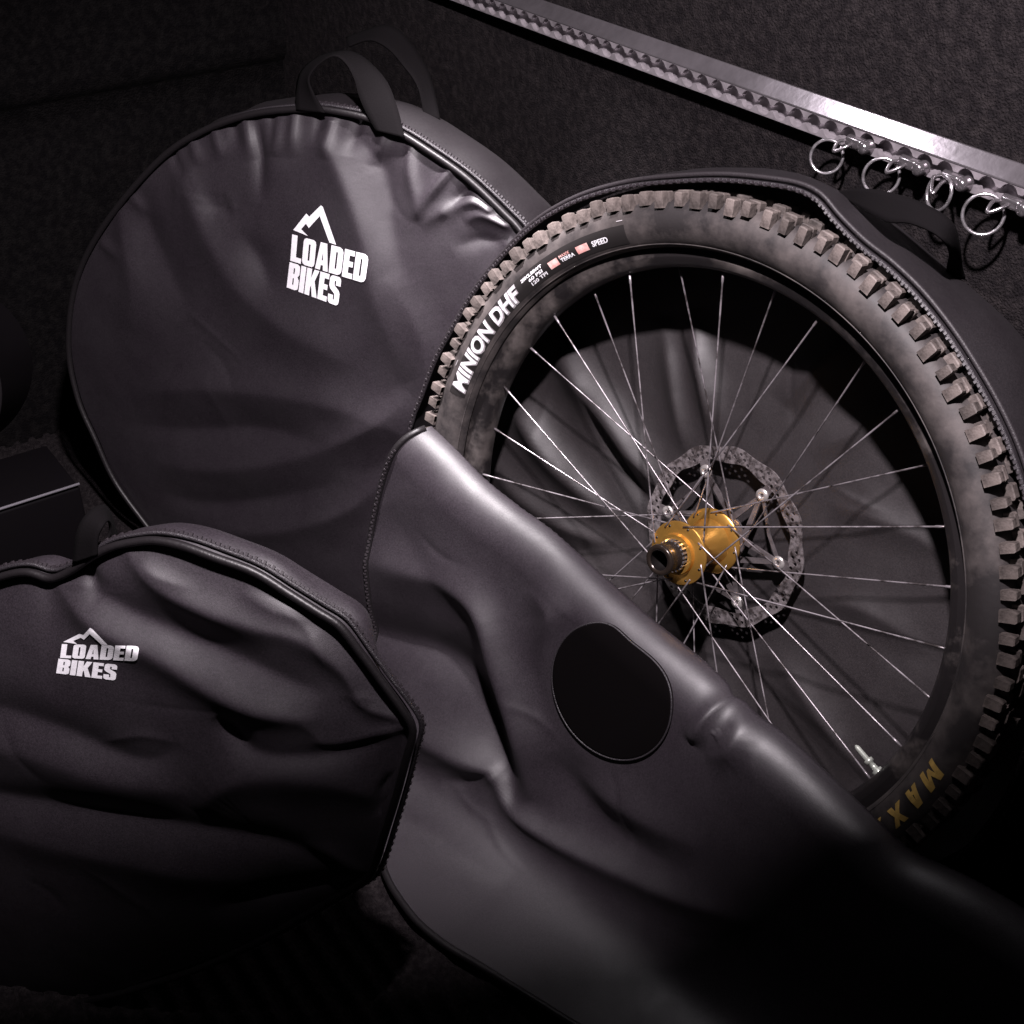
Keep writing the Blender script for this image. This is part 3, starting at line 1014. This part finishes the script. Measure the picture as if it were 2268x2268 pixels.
# outer shell behind the back panel
O = resample(back_out, 120, True)
V = np.vstack([on_plane(O, WC + NW * (BACKZ - 0.006), NW), [WC + NW * (BACKZ - 0.006)]])
obj('outer_back', V, [(120, k, (k + 1) % 120) for k in range(120)], 'gusset_fabric', bag)
# gusset: from the back outline forward to the zip edge that stands round the tyre
edge_px = [(912, 950), (935, 880), (965, 800), (1000, 735), (1050, 650), (1100, 585), (1160, 520), (1220, 475), (1300, 437), (1400, 412), (1500, 402), (1600, 399), (1700, 408), (1765, 420), (1810, 443), (1850, 490),
           (1905, 545), (1965, 592), (2030, 655), (2090, 730), (2140, 805), (2190, 890), (2235, 985), (2270, 1090), (2295, 1200), (2310, 1320), (2310, 1450), (2295, 1570), (2265, 1680), (2220, 1780), (2150, 1870), (2060, 1950), (1990, 1990),
           (1850, 2060), (1600, 2080), (1350, 1990), (1150, 1830), (1010, 1600), (930, 1330), (900, 1120)]
EP = resample(catmull(edge_px, 6, True), 260, True)
edge3 = on_plane(EP, WC + NW * 0.012, NW)
edge3[:, 2] = np.maximum(edge3[:, 2], 0.012)
bo3 = []
c3 = WC + NW * 0.012
for p in edge3:
    d = p - c3
    a = math.atan2(d @ UPW, d @ XW)
    rr = shell_r(a)
    q = WC + XW * rr * math.cos(a) + UPW * rr * math.sin(a) + NW * BACKZ
    q[2] = max(q[2], 0.006)
    bo3.append(q)
bo3 = np.array(bo3)
rows = 12
V = []
for r in range(rows):
    t = r / (rows - 1)
    for i in range(len(edge3)):
        p = edge3[i] * (1 - t) + bo3[i] * t
        rad = unit(edge3[i] - c3)
        k = 0.007 * math.sin(math.pi * t) + 0.004 * math.sin(math.pi * t) * noise.noise(Vector(p * 18))
        V.append(p + rad * k)
go = obj('gusset', V, list(map(tuple, grid_faces(rows, len(edge3), wrap=True, flip=True))), 'gusset_fabric', bag)
# zip edge on the front of the gusset (upper arc only; the lower part is under the flap)
arc = edge3[:int(len(edge3) * 0.80)]
tube('zip_edge', arc + NW * 0.0008, 0.0024, 'zip_teeth', bag, 7)
zip_teeth(arc + NW * 0.0030, 0.0045, bag)
tube('binding', arc + np.array([unit(p - c3) for p in arc]) * 0.0055 - NW * 0.004, 0.0026, 'zip_tape', bag, 7)

# carry strap at the top right of the open bag
sw = Sheet(WC, NW, [], None, 0)
def z1(L, sc, ox, oy, offs):
    return [(x / sc + ox, y / sc + oy, o) for (x, y), o in zip(L, offs)]
A = z1([(520, 768), (680, 742), (850, 755), (1090, 820), (1290, 915), (1400, 1010), (1440, 1150), (1470, 1330), (1490, 1420)], 3.401, 1700, 200, [-.05, -.03, -.02, -.015, -.015, -.02, -.04, -.07, -.085])
B = z1([(540, 790), (700, 885), (900, 990), (1060, 1000), (1230, 1065), (1330, 1140), (1370, 1230), (1350, 1330), (1340, 1400)], 3.401, 1700, 200, [-.045, -.02, -.005, .0, .0, -.005, -.03, -.06, -.08])
ribbon('strap', A, B, sw, 'webbing', bag)

# folded-down front panel: hangs from the fold and spreads on the floor
fold_px = [(905, 955), (960, 1003), (1030, 1068), (1110, 1133), (1190, 1192), (1290, 1282), (1400, 1380), (1480, 1447), (1545, 1502), (1600, 1556), (1640, 1590), (1720, 1662), (1800, 1738), (1900, 1832), (1960, 1890), (2010, 1925), (2090, 1962), (2180, 2010), (2300, 2090), (2420, 2180)]
rim_px = [(904, 957), (888, 972), (870, 1005), (850, 1060), (834, 1125), (823, 1190), (818, 1290), (814, 1390), (812, 1500), (815, 1640), (826, 1780), (845, 1900), (858, 1945), (885, 1990), (925, 2040), (985, 2090), (1060, 2135), (1180, 2210), (1330, 2300), (1560, 2400), (1800, 2470), (2100, 2500), (2400, 2440)]
# trace scale for this crop: x/1.932+700, y/1.932+900
def z8(L):
    return [(x / 1.932 + 700, y / 1.932 + 900, a, wd) for x, y, a, wd in L]
flap_ridges = [
    z8([(180, 960, -14, 60), (330, 1000, -20, 66), (500, 1060, -24, 66), (640, 1180, -25, 62), (740, 1370, -24, 56), (815, 1560, -14, 40), (845, 1680, -4, 22)]),
    z8([(160, 640, 4, 60), (360, 700, 12, 60), (560, 770, 16, 52), (720, 880, 22, 40), (800, 1130, 26, 44), (880, 1400, 24, 44), (900, 1560, 12, 36), (920, 1700, 0, 30)]),
    z8([(330, 1180, 0, 40), (430, 1370, 18, 50), (600, 1480, 22, 46), (735, 1555, 15, 34), (790, 1600, 4, 24)]),
    dict(e=0.12, p=z8([(540, 1590, 0, 18), (640, 1610, -6, 20), (750, 1565, -5, 14)])),
    dict(e=0.2, p=z8([(755, 1560, 6, 18), (790, 1640, 8, 18), (830, 1715, 9, 20), (930, 1790, 14, 26), (1080, 1880, 14, 30), (1300, 1990, 12, 34), (1600, 2120, 9, 36), (1900, 2230, 0, 34)])),
    z8([(300, 420, 0, 60), (420, 640, -8, 70), (540, 820, -10, 70), (600, 960, 0, 60)]),
    z8([(900, 780, 0, 30), (1000, 880, 8, 34), (1000, 1000, 9, 34), (980, 1150, 0, 30)]),
    dict(e=0.15, p=z8([(1735, 1262, 6, 20), (1690, 1300, 11, 24), (1630, 1400, 9, 26), (1600, 1440, 0, 20)])),
    z8([(1740, 1290, 0, 18), (1800, 1380, 9, 40), (1760, 1480, 8, 44), (1660, 1500, 0, 30)]),
    z8([(1100, 1560, 0, 40), (1250, 1680, 10, 46), (1450, 1800, 8, 50), (1650, 1900, 0, 40)]),
    z8([(1000, 1480, 0, 40), (1100, 1640, -12, 56), (1300, 1850, -12, 60), (1600, 2000, 0, 50)]),
    z8([(240, 1700, 0, 30), (420, 1760, 7, 50), (640, 1900, 8, 56), (800, 2050, 0, 40)]),
]
class Flap(Sheet):
    def base(s, px):
        d = rays(px)
        t1 = ((s.P - CAM) @ s.n) / (d @ s.n)
        zf = 0.016
        t2 = (zf - CAMH) / d[:, 2]
        k = 26.0
        t = -np.log(np.exp(-k * t1) + np.exp(-k * t2)) / k      # smooth minimum: drape onto the floor
        return CAM + d * t[:, None]
flap = Flap(WC + NW * 0.079, NW, scaled(flap_ridges, 1.0) + fine_creases(9, (840, 1050, 1700, 2050), 50, 45, 5), None, 0.0015, 6.0, 2.0)
nF, nR = 330, 190
FO = resample(catmull(fold_px, 8), nF)
RI = resample(catmull(rim_px, 8), nF)
FO = FO - np.array([[10.0, -3.0]]) * np.clip(np.arange(nF) / (0.10 * nF), 0, 1)[:, None]
tt = np.linspace(0, 1, nR) ** 1.35
px = (FO[None] * (1 - tt[:, None, None]) + RI[None] * tt[:, None, None]).reshape(-1, 2)
def fold_dist(q):
    best = np.full(len(q), 1e9)
    for i in range(0, len(FO) - 3, 3):
        p, e = FO[i], FO[i + 3] - FO[i]
        t = np.clip(((q - p) @ e) / (e @ e), 0, 1)
        best = np.minimum(best, np.linalg.norm(q - p - t[:, None] * e, axis=1))
    return best
def roll(q, RP=74.0, depth=0.038):
    s = np.clip(1 - fold_dist(q) / RP, 0, 1)
    return -depth * (1 - np.sqrt(np.clip(1 - s * s, 0, 1)))
pad_px = [(1354.5 + 132.5 * math.cos(k), 1531.5 + 152.5 * math.sin(k + 0.21)) for k in np.linspace(0, 2 * math.pi, 81)[:-1]]
PO = resample(np.array(pad_px), 140, True)
pc = np.array([1354.5, 1531.5])
pad_rho = rho_of(PO, pc)
flap.puff = None
_h = flap.height(PO)
_A = np.c_[PO - pc, np.ones(len(PO))]
pad_fit = np.linalg.lstsq(_A, _h, rcond=None)[0]
raw_height = flap.height
def flap_height(q):
    q = np.atleast_2d(np.asarray(q, float))
    h = raw_height(q)
    k = np.clip((1.35 - pad_rho(q)) / 0.33, 0, 1); k = k * k * (3 - 2 * k)
    return h * (1 - k) + (np.c_[q - pc, np.ones(len(q))] @ pad_fit) * k + roll(q)
flap.height = flap_height
V = flap.at(px)
Fc = list(map(tuple, grid_faces(nR, nF, flip=True)))
# the cloth goes on round the fold and back down inside
first = V[:nF].copy()
extra = []
for k in range(1, 9):
    extra.append(first + (-NW) * 0.010 * math.sin(k / 8 * 1.6) - UPW * 0.016 * k * 0.6)
V = np.vstack([V] + extra)
base0 = nR * nF
prev = np.arange(nF)
for k in range(8):
    cur = base0 + k * nF + np.arange(nF)
    for i in range(nF - 1):
        Fc.append((prev[i], prev[i + 1], cur[i + 1], cur[i]))
    prev = cur
obj('folded_front_panel', V, Fc, 'coated_fabric', bag)
# bound zip edge of the flap: down the left side and along the floor
ed = RI[:int(nF * 0.86)]
E3 = flap.at(ed, 0.001)
tube('flap_binding', E3, 0.0042, 'piping_vinyl', bag, 8)
zt = RI[int(nF * 0.02):int(nF * 0.30)]
zip_teeth(flap.at(zt + np.array([2.5, 1.0]), 0.0045), 0.0042, bag, 0.0012)
# round black hub pad on the flap, stitched round its edge
rr = np.linspace(0.02, 1, 24)
q = (pc + (PO[None] - pc) * rr[:, None, None]).reshape(-1, 2)
PS = settle(flap, PO, 0.0035, 1)
V = flap.at(settle(flap, q, 0.0035, 1), 0.0035)
V = np.vstack([V, flap.at(PS, -0.001)])
pad = obj('hub_pad', V, list(map(tuple, grid_faces(25, 140, wrap=True))) + [tuple(range(140))[::-1]], 'hub_pad', bag)
tube('pad_trim', flap.at(PS, 0.0032), 0.0011, 'zip_teeth', pad, 6, closed=True)

# ================================================================== ROUND BAG AT THE BACK
P1 = at_depth([(690, 760)], [1.80])[0]
N1 = unit([-0.45, -0.88, 0.10])
out1 = catmull([(681, 241), (740, 246), (822, 264), (885, 294), (939, 327), (1033, 393), (1115, 470), (1160, 520), (1215, 620), (1240, 750), (1235, 880), (1195, 1010), (1110, 1150), (980, 1290), (840, 1380), (700, 1415), (560, 1390), (430, 1300),
                (330, 1170), (256, 1068), (212, 974), (172, 880), (152, 763), (170, 620), (235, 493), (352, 356), (450, 290), (563, 252)], 8, True)
c1 = np.array([690.0, 790.0])
rho1 = rho_of(out1, c1)
def z1z(L):
    return [(x / 1.7037, y / 1.7037, a, wd) for x, y, a, wd in L]
r1 = [
    z1z([(1180, 470, 0, 18), (1290, 620, 9, 34), (1390, 840, 12, 44), (1450, 1080, 11, 54), (1520, 1280, 6, 60), (1580, 1420, 0, 60)]),
    z1z([(1330, 500, 0, 20), (1450, 640, -9, 36), (1500, 860, -8, 44), (1560, 1060, 0, 44)]),
    z1z([(960, 440, 0, 10), (985, 560, -9, 14), (1000, 660, -7, 18), (1010, 760, 0, 20)]),
    z1z([(1030, 430, 0, 14), (1050, 520, 8, 22), (1050, 590, 0, 18)]),
    z1z([(640, 560, 0, 26), (740, 740, 9, 40), (850, 930, 11, 54), (980, 1100, 11, 60), (1180, 1260, 9, 60), (1400, 1370, 0, 50)]),
    z1z([(520, 700, 0, 26), (570, 860, -9, 40), (660, 1020, -9, 50), (760, 1180, 0, 44)]),
    z1z([(760, 720, 0, 20), (850, 770, -7, 26), (900, 760, 0, 20)]),
    z1z([(940, 860, 0, 26), (1010, 960, -8, 34), (1080, 1100, 0, 34)]),
    z1z([(430, 740, 0, 22), (470, 880, 6, 30), (520, 1080, 6, 40), (500, 1240, 0, 40)]),
    dict(e=0.2, p=z1z([(1545, 560, 4, 8), (1550, 650, 7, 14), (1580, 760, 4, 18), (1600, 830, 0, 16)])),
    dict(e=0.2, p=z1z([(1700, 640, 8, 10), (1640, 720, 9, 16), (1570, 830, 0, 18)])),
    dict(e=0.2, p=z1z([(1800, 690, 6, 9), (1740, 740, -9, 14), (1690, 800, 0, 14)])),
    dict(e=0.2, p=z1z([(1850, 790, 9, 9), (1780, 760, 8, 14), (1690, 790, 7, 18), (1600, 850, 0, 18)])),
    dict(e=0.2, p=z1z([(1910, 850, 9, 10), (1820, 810, 9, 14), (1760, 840, 0, 14)])),
    z1z([(1930, 930, 4, 12), (1830, 900, -6, 20), (1720, 930, 0, 22)]),
    [(300, 870, 0, 40), (430, 850, 8, 46), (620, 860, 10, 50), (800, 900, 7, 50), (930, 960, 0, 40)],
    [(260, 930, 0, 36), (420, 945, -8, 40), (600, 940, -9, 42), (760, 980, 0, 36)],
    [(330, 1010, 0, 34), (480, 1030, 8, 40), (680, 1000, 9, 44), (850, 930, 8, 44), (930, 860, 0, 40)],
    [(330, 1080, 0, 30), (470, 1110, -8, 34), (640, 1090, -8, 38), (780, 1050, 0, 36)],
    [(420, 1150, 0, 30), (560, 1170, 8, 36), (700, 1150, 9, 40), (800, 1110, 6, 36), (880, 1040, 0, 30)],
    [(870, 600, 0, 40), (950, 720, 7, 46), (960, 860, 7, 46), (900, 980, 0, 40)],
]
for k, (xx, yy, ll, am) in enumerate(((420, 315, 60, 5), (470, 290, 70, 5), (510, 275, 60, -5), (540, 268, 90, 5), (600, 262, 70, -5), (650, 258, 90, 6), (705, 262, 60, -5), (735, 270, 80, 6), (790, 275, 70, -5), (850, 300, 70, 6), (380, 345, 60, -5), (290, 440, 60, 4), (225, 540, 60, 4))):
    dv = unit(c1 - np.array([xx, yy]))
    r1.append(dict(e=0.25, p=[(xx, yy, am, 9), (xx + dv[0] * ll * .5, yy + dv[1] * ll * .5, am, 13), (xx + dv[0] * ll, yy + dv[1] * ll, 0, 16)]))
bag1 = thing('round_wheel_bag', 'closed round black wheel bag with tall white logo standing behind the open bag', 'wheel bag', (P1[0], P1[1], 0.0), 'closed wheel bags')
sh1 = Sheet(P1, N1, scaled(r1, 0.92) + fine_creases(9, (230, 320, 1100, 1150), 60, 60, 7), puff=lambda p: 0.028 * np.clip(1 - rho1(p) ** 3.2, 0, 1) - 0.006, nz=0.0018, nscale=5.5, seed=11.0)
polar_panel('front_panel', sh1, out1, c1, 'coated_fabric', bag1, 460, 170)
E1 = on_plane(resample(out1, 260, True), P1, N1)
T1 = -N1 * 0.085
tube('piping', E1 + N1 * 0.0005, 0.0042, 'piping_vinyl', bag1, 8, closed=True)
gusset('gusset', E1 + T1 * 0.12, T1 * 0.9 + np.array([0.0, 0.0, 0.004]), 'gusset_fabric', bag1, 10, -0.006, 3.0)
cen = E1.mean(0)
zip_teeth((E1 + T1 * 0.16 + np.array([unit(p - cen) for p in E1]) * 0.0052)[:70], 0.0045, bag1)
tube('zip', E1 + T1 * 0.13 + np.array([unit(p - cen) for p in E1]) * 0.0030, 0.0022, 'zip_teeth', bag1, 6, closed=True)
tube('back_piping', E1 + T1 * 1.02, 0.004, 'piping_vinyl', bag1, 8, closed=True)
V = np.vstack([E1 + T1 * 1.01, [cen + T1 * 1.2]])
obj('back_panel', V, [(260, k, (k + 1) % 260) for k in range(260)], 'coated_fabric', bag1)
def zz(L, offs):
    return [(x / 3.864 + 560, y / 3.864 + 40, o) for (x, y), o in zip(L, offs)]
A = zz([(372, 785), (372, 620), (415, 460), (560, 335), (760, 283), (890, 305), (1010, 390), (1150, 550), (1235, 760), (1300, 1025)], [.006, -.01, -.02, -.03, -.034, -.034, -.03, -.022, -.008, .006])
B = zz([(620, 812), (520, 650), (480, 520), (560, 400), (690, 325), (790, 385), (865, 520), (905, 660), (965, 800), (1055, 965)], [.008, .006, .004, 0, -.002, -.002, 0, .003, .006, .008])
ribbon('strap', A, B, sh1, 'webbing', bag1)
A = zz([(800, 170), (960, 110), (1120, 62), (1250, 105), (1380, 250), (1490, 430), (1545, 600), (1605, 875)], [-.12, -.12, -.12, -.12, -.115, -.11, -.10, -.08])
B = zz([(820, 245), (960, 195), (1060, 205), (1180, 285), (1290, 415), (1375, 525), (1425, 640), (1460, 830)], [-.09, -.088, -.086, -.085, -.083, -.080, -.078, -.074])
ribbon('strap', A, B, sh1, 'webbing', bag1)
mtn = [(345, 615), (545, 362), (590, 412), (768, 238), (798, 262), (1000, 842), (898, 806), (750, 402), (583, 585), (540, 518), (466, 602), (568, 706)]
mtn1 = [(x / 6.9 + 600, y / 6.9 + 420) for x, y in mtn]
logo('logo', sh1, ((647.8, 518.6), (643.5, 577.2), (817.4, 564.9), (808.7, 627.2)), ((642, 580), (635.5, 636), (757.2, 615), (749.3, 678)), mtn1, bag1)

# ================================================================== BAG IN FRONT, LEFT
P3 = at_depth([(40, 1680)], [1.30])[0]
N3 = unit([-0.25, -0.96, 0.12])
out3 = catmull([(-110, 1318), (0, 1278), (60, 1268), (110, 1281), (150, 1268), (200, 1235), (245, 1212), (290, 1202), (345, 1197), (410, 1208), (485, 1234), (565, 1266), (640, 1312), (705, 1352), (755, 1385), (800, 1446), (845, 1508), (886, 1562),
                (912, 1602), (915, 1628), (904, 1670), (884, 1745), (858, 1830), (834, 1905), (814, 1944), (760, 1978), (680, 2025), (580, 2080), (420, 2150), (200, 2215), (0, 2240), (-250, 2235), (-470, 2130), (-600, 1950), (-620, 1720), (-510, 1520), (-300, 1390)], 7, True)
c3p = np.array([180.0, 1700.0])
rho3 = rho_of(out3, c3p)
def z7(L):
    return [(x / 1.7037, y / 1.7037 + 1050, a, wd) for x, y, a, wd in L]
r3 = [
    z7([(470, 290, 4, 18), (600, 390, 15, 34), (780, 480, 18, 38), (960, 550, 17, 40), (1150, 610, 16, 38), (1290, 720, 15, 30), (1350, 820, 8, 22), (1390, 870, 0, 18)]),
    z7([(300, 380, 0, 26), (470, 480, -15, 40), (700, 580, -18, 46), (930, 680, -16, 46), (1120, 770, -10, 40), (1250, 820, 0, 30)]),
    z7([(230, 430, 6, 22), (400, 540, 14, 36), (640, 650, 17, 42), (820, 760, 18, 42), (980, 840, 18, 38), (1120, 880, 13, 34), (1240, 900, 0, 28)]),
    z7([(860, 860, 0, 20), (905, 930, -14, 26), (1000, 1010, -13, 36), (1180, 1030, -13, 34), (1350, 1020, -9, 28), (1480, 985, 0, 16)]),
    dict(e=0.12, p=z7([(1215, 980, 2, 16), (1300, 990, 5, 18), (1420, 975, 6, 16), (1535, 960, 6, 10)])),
    dict(e=0.12, p=z7([(1130, 870, 0, 20), (1190, 930, 3, 18), (1250, 1000, 0, 14)])),
    z7([(1330, 830, 0, 14), (1400, 880, 8, 18), (1530, 940, 6, 14)]),
    z7([(780, 1240, 0, 40), (880, 1130, 14, 56), (1050, 1090, 17, 66), (1230, 1120, 16, 64), (1380, 1190, 10, 46), (1450, 1260, 0, 30)]),
    z7([(-100, 800, -8, 50), (100, 860, -12, 46), (300, 930, -14, 46), (480, 1010, -14, 40), (620, 1030, -8, 36), (720, 960, 0, 34)]),
    z7([(-100, 960, 6, 50), (150, 1000, 11, 56), (420, 1090, 12, 60), (640, 1130, 10, 56), (760, 1150, 0, 40)]),
    z7([(-100, 1140, -8, 40), (200, 1190, -14, 44), (500, 1240, -16, 44), (800, 1300, -16, 44), (1050, 1360, -15, 42), (1200, 1430, -9, 34), (1300, 1500, 0, 24)]),
    z7([(-100, 1260, 4, 50), (200, 1330, 10, 56), (500, 1400, 12, 60), (800, 1470, 10, 56), (1050, 1500, 0, 44)]),
    dict(e=0.15, p=z7([(1150, 1370, 0, 20), (1260, 1420, 9, 22), (1330, 1480, 10, 16), (1385, 1525, 8, 9)])),
    dict(e=0.15, p=z7([(800, 1620, 0, 40), (1000, 1580, -14, 40), (1200, 1545, -14, 26), (1380, 1530, -8, 10)])),
    z7([(1430, 1270, -6, 14), (1440, 1190, -10, 12), (1480, 1130, 0, 10)]),
    z7([(320, 330, -6, 14), (350, 400, -10, 18), (400, 470, 0, 20)]),
    z7([(520, 310, 0, 16), (600, 360, 6, 18), (760, 420, 0, 20)]),
    z7([(900, 430, 0, 18), (1050, 510, 7, 22), (1200, 560, 0, 20)]),
]
bag3 = thing('slumped_wheel_bag', 'creased black wheel bag slumped in front, with squat white logo, at lower left', 'wheel bag', (P3[0], P3[1], 0.0), 'closed wheel bags')
for rd in r3:
    L_ = rd['p'] if isinstance(rd, dict) else rd
    for q_ in range(len(L_)):
        L_[q_] = (L_[q_][0], L_[q_][1], L_[q_][2] * 0.54, L_[q_][3])
sh3 = Sheet(P3, N3, r3 + fine_creases(9, (0, 1260, 880, 2000), 28, 30, 9), puff=lambda p: 0.030 * np.clip(1 - rho3(p) ** 3.6, 0, 1) - 0.008, nz=0.0018, nscale=5.5, seed=21.0)
polar_panel('front_panel', sh3, out3, c3p, 'coated_fabric', bag3, 560, 190)
O3 = resample(out3, 320, True)
E3 = on_plane(O3, P3, N3)
T3 = -N3 * 0.030
wob = np.array([0.0025 * noise.noise(Vector(p * 14)) for p in E3])
tube('piping', E3 + N3 * (0.001 + wob)[:, None], 0.0038, 'piping_vinyl', bag3, 8, closed=True)
# gusset, full along the top and tucked under at the kink on the right
cen3 = E3.mean(0)
V = []
rows = 11
tuck = np.clip((O3[:, 0] - 700) / 170, 0, 1) * np.clip((O3[:, 1] - 1400) / 150, 0, 1)
back3 = E3 + T3 * (1 - 0.6 * tuck)[:, None] + np.array([[0.008, 0, 0.002]]) * (1 - tuck)[:, None] - np.array([unit(p - E3.mean(0)) for p in E3]) * (0.03 * tuck)[:, None]
for r in range(rows):
    t = r / (rows - 1)
    for i in range(len(E3)):
        rad = unit(E3[i] - cen3)
        k = (0.004 * (1 - tuck[i])) * math.sin(math.pi * t) + 0.006 * math.sin(math.pi * t) * noise.noise(Vector(E3[i] * 13 + np.array([t, 0, 5])))
        V.append(E3[i] * (1 - t) + back3[i] * t + rad * k)
obj('gusset', V, list(map(tuple, grid_faces(rows, len(E3), wrap=True, flip=True))), 'coated_fabric', bag3)
zip_teeth((E3 + T3 * 0.22 + np.array([unit(p - cen3) for p in E3]) * 0.0078)[:150], 0.0042, bag3)
tube('zip', E3 + T3 * 0.16 + np.array([unit(p - cen3) for p in E3]) * 0.006, 0.0020, 'zip_teeth', bag3, 6, closed=True)
V = np.vstack([back3, [cen3 + T3]])
obj('back_panel', V, [(320, k, (k + 1) % 320) for k in range(320)], 'coated_fabric', bag3)
def z6(L, offs):
    return [(x / 3.067, y / 3.067 + 650, o) for (x, y), o in zip(L, offs)]
A = z6([(495, 1835), (525, 1620), (590, 1500), (680, 1440), (735, 1465), (775, 1580), (815, 1715)], [.004, 0, -.01, -.03, -.045, -.055, -.06])
B = z6([(660, 1775), (665, 1660), (700, 1580), (735, 1545), (750, 1580), (742, 1640), (690, 1740)], [.006, .005, .0, -.012, -.02, -.02, -.012])
ribbon('strap', A, B, sh3, 'webbing', bag3)
q2L = [(235, 640), (228, 692), (527, 648), (518, 705)]
q2B = [(222, 695), (213, 750), (445, 718), (437, 778)]
m2 = [(240, 632), (300, 602), (316, 606), (341, 579), (350, 584), (408, 644), (384, 642), (340, 602), (318, 624), (306, 616), (278, 628), (292, 640)]
cv = lambda L: [(x / 1.7037, y / 1.7037 + 1050) for x, y in L]
logo('logo', sh3, cv(q2L), cv(q2B), cv(m2), bag3)

# ================================================================== DARK THINGS AT THE LEFT EDGE
P4 = at_depth([(-200, 860)], [1.70])[0]
N4 = unit([-0.1, -0.98, 0.15])
c4 = np.array([-258.0, 870.0])
out4 = np.array([c4 + np.array([252 * math.cos(a), 215 * math.sin(a)]) * (1 + 0.02 * math.sin(2 * a + 1)) for a in np.linspace(0, 2 * math.pi, 97)[:-1]])
rho4 = rho_of(out4, c4)
bag4 = thing('end_bag', 'black bag at the left edge of the picture, only its rounded side showing', 'bag', (P4[0], P4[1], 0.0))
sh4 = Sheet(P4, N4, [], puff=lambda p: 0.05 * np.clip(1 - rho4(p) ** 2.5, 0, 1), nz=0.006, nscale=6, seed=31.0)
polar_panel('front_panel', sh4, out4, c4, 'black_plastic', bag4, 160, 40)
E4 = on_plane(resample(out4, 140, True), P4, N4)
gusset('gusset', E4, -N4 * 0.10, 'black_plastic', bag4, 6, 0.004, 8.0)
tube('piping', E4 + N4 * 0.002, 0.0045, 'piping_vinyl', bag4, 8, closed=True)

pb = at_depth([(176, 1073)], [1.62])[0]
pa = on_plane([(-60, 1148)], pb, np.array([0, 0, 1.0]))[0]
ex = unit(np.array([pb[0] - pa[0], pb[1] - pa[1], 0])); ey = np.array([-ex[1], ex[0], 0.0])
if ey[1] > 0:
    ey = -ey
L = np.linalg.norm(pb - pa) + 0.25
top = pb[2]
crate = thing('storage_box', 'black box with a thin pale edge behind the slumped bag at left', 'box', (pb[0], pb[1], 0.0))
cc = pb - ex * L / 2 - ey * 0.06
V, Fc = box_data(np.array([cc[0], cc[1], (top - 0.004) / 2]), ex, ey, WUP, L / 2, 0.06, (top - 0.004) / 2)
bevel(obj('body', V, Fc, 'black_plastic', crate), 0.003)
V, Fc = tube_data([pb - ex * L + WUP * 0.001, pb + WUP * 0.001], 0.0017, 8)
obj('edge_strip', V, Fc, 'pale_edge', crate)

for o in list(bpy.data.objects):
    if 'world_parts' in o:
        del o['world_parts']
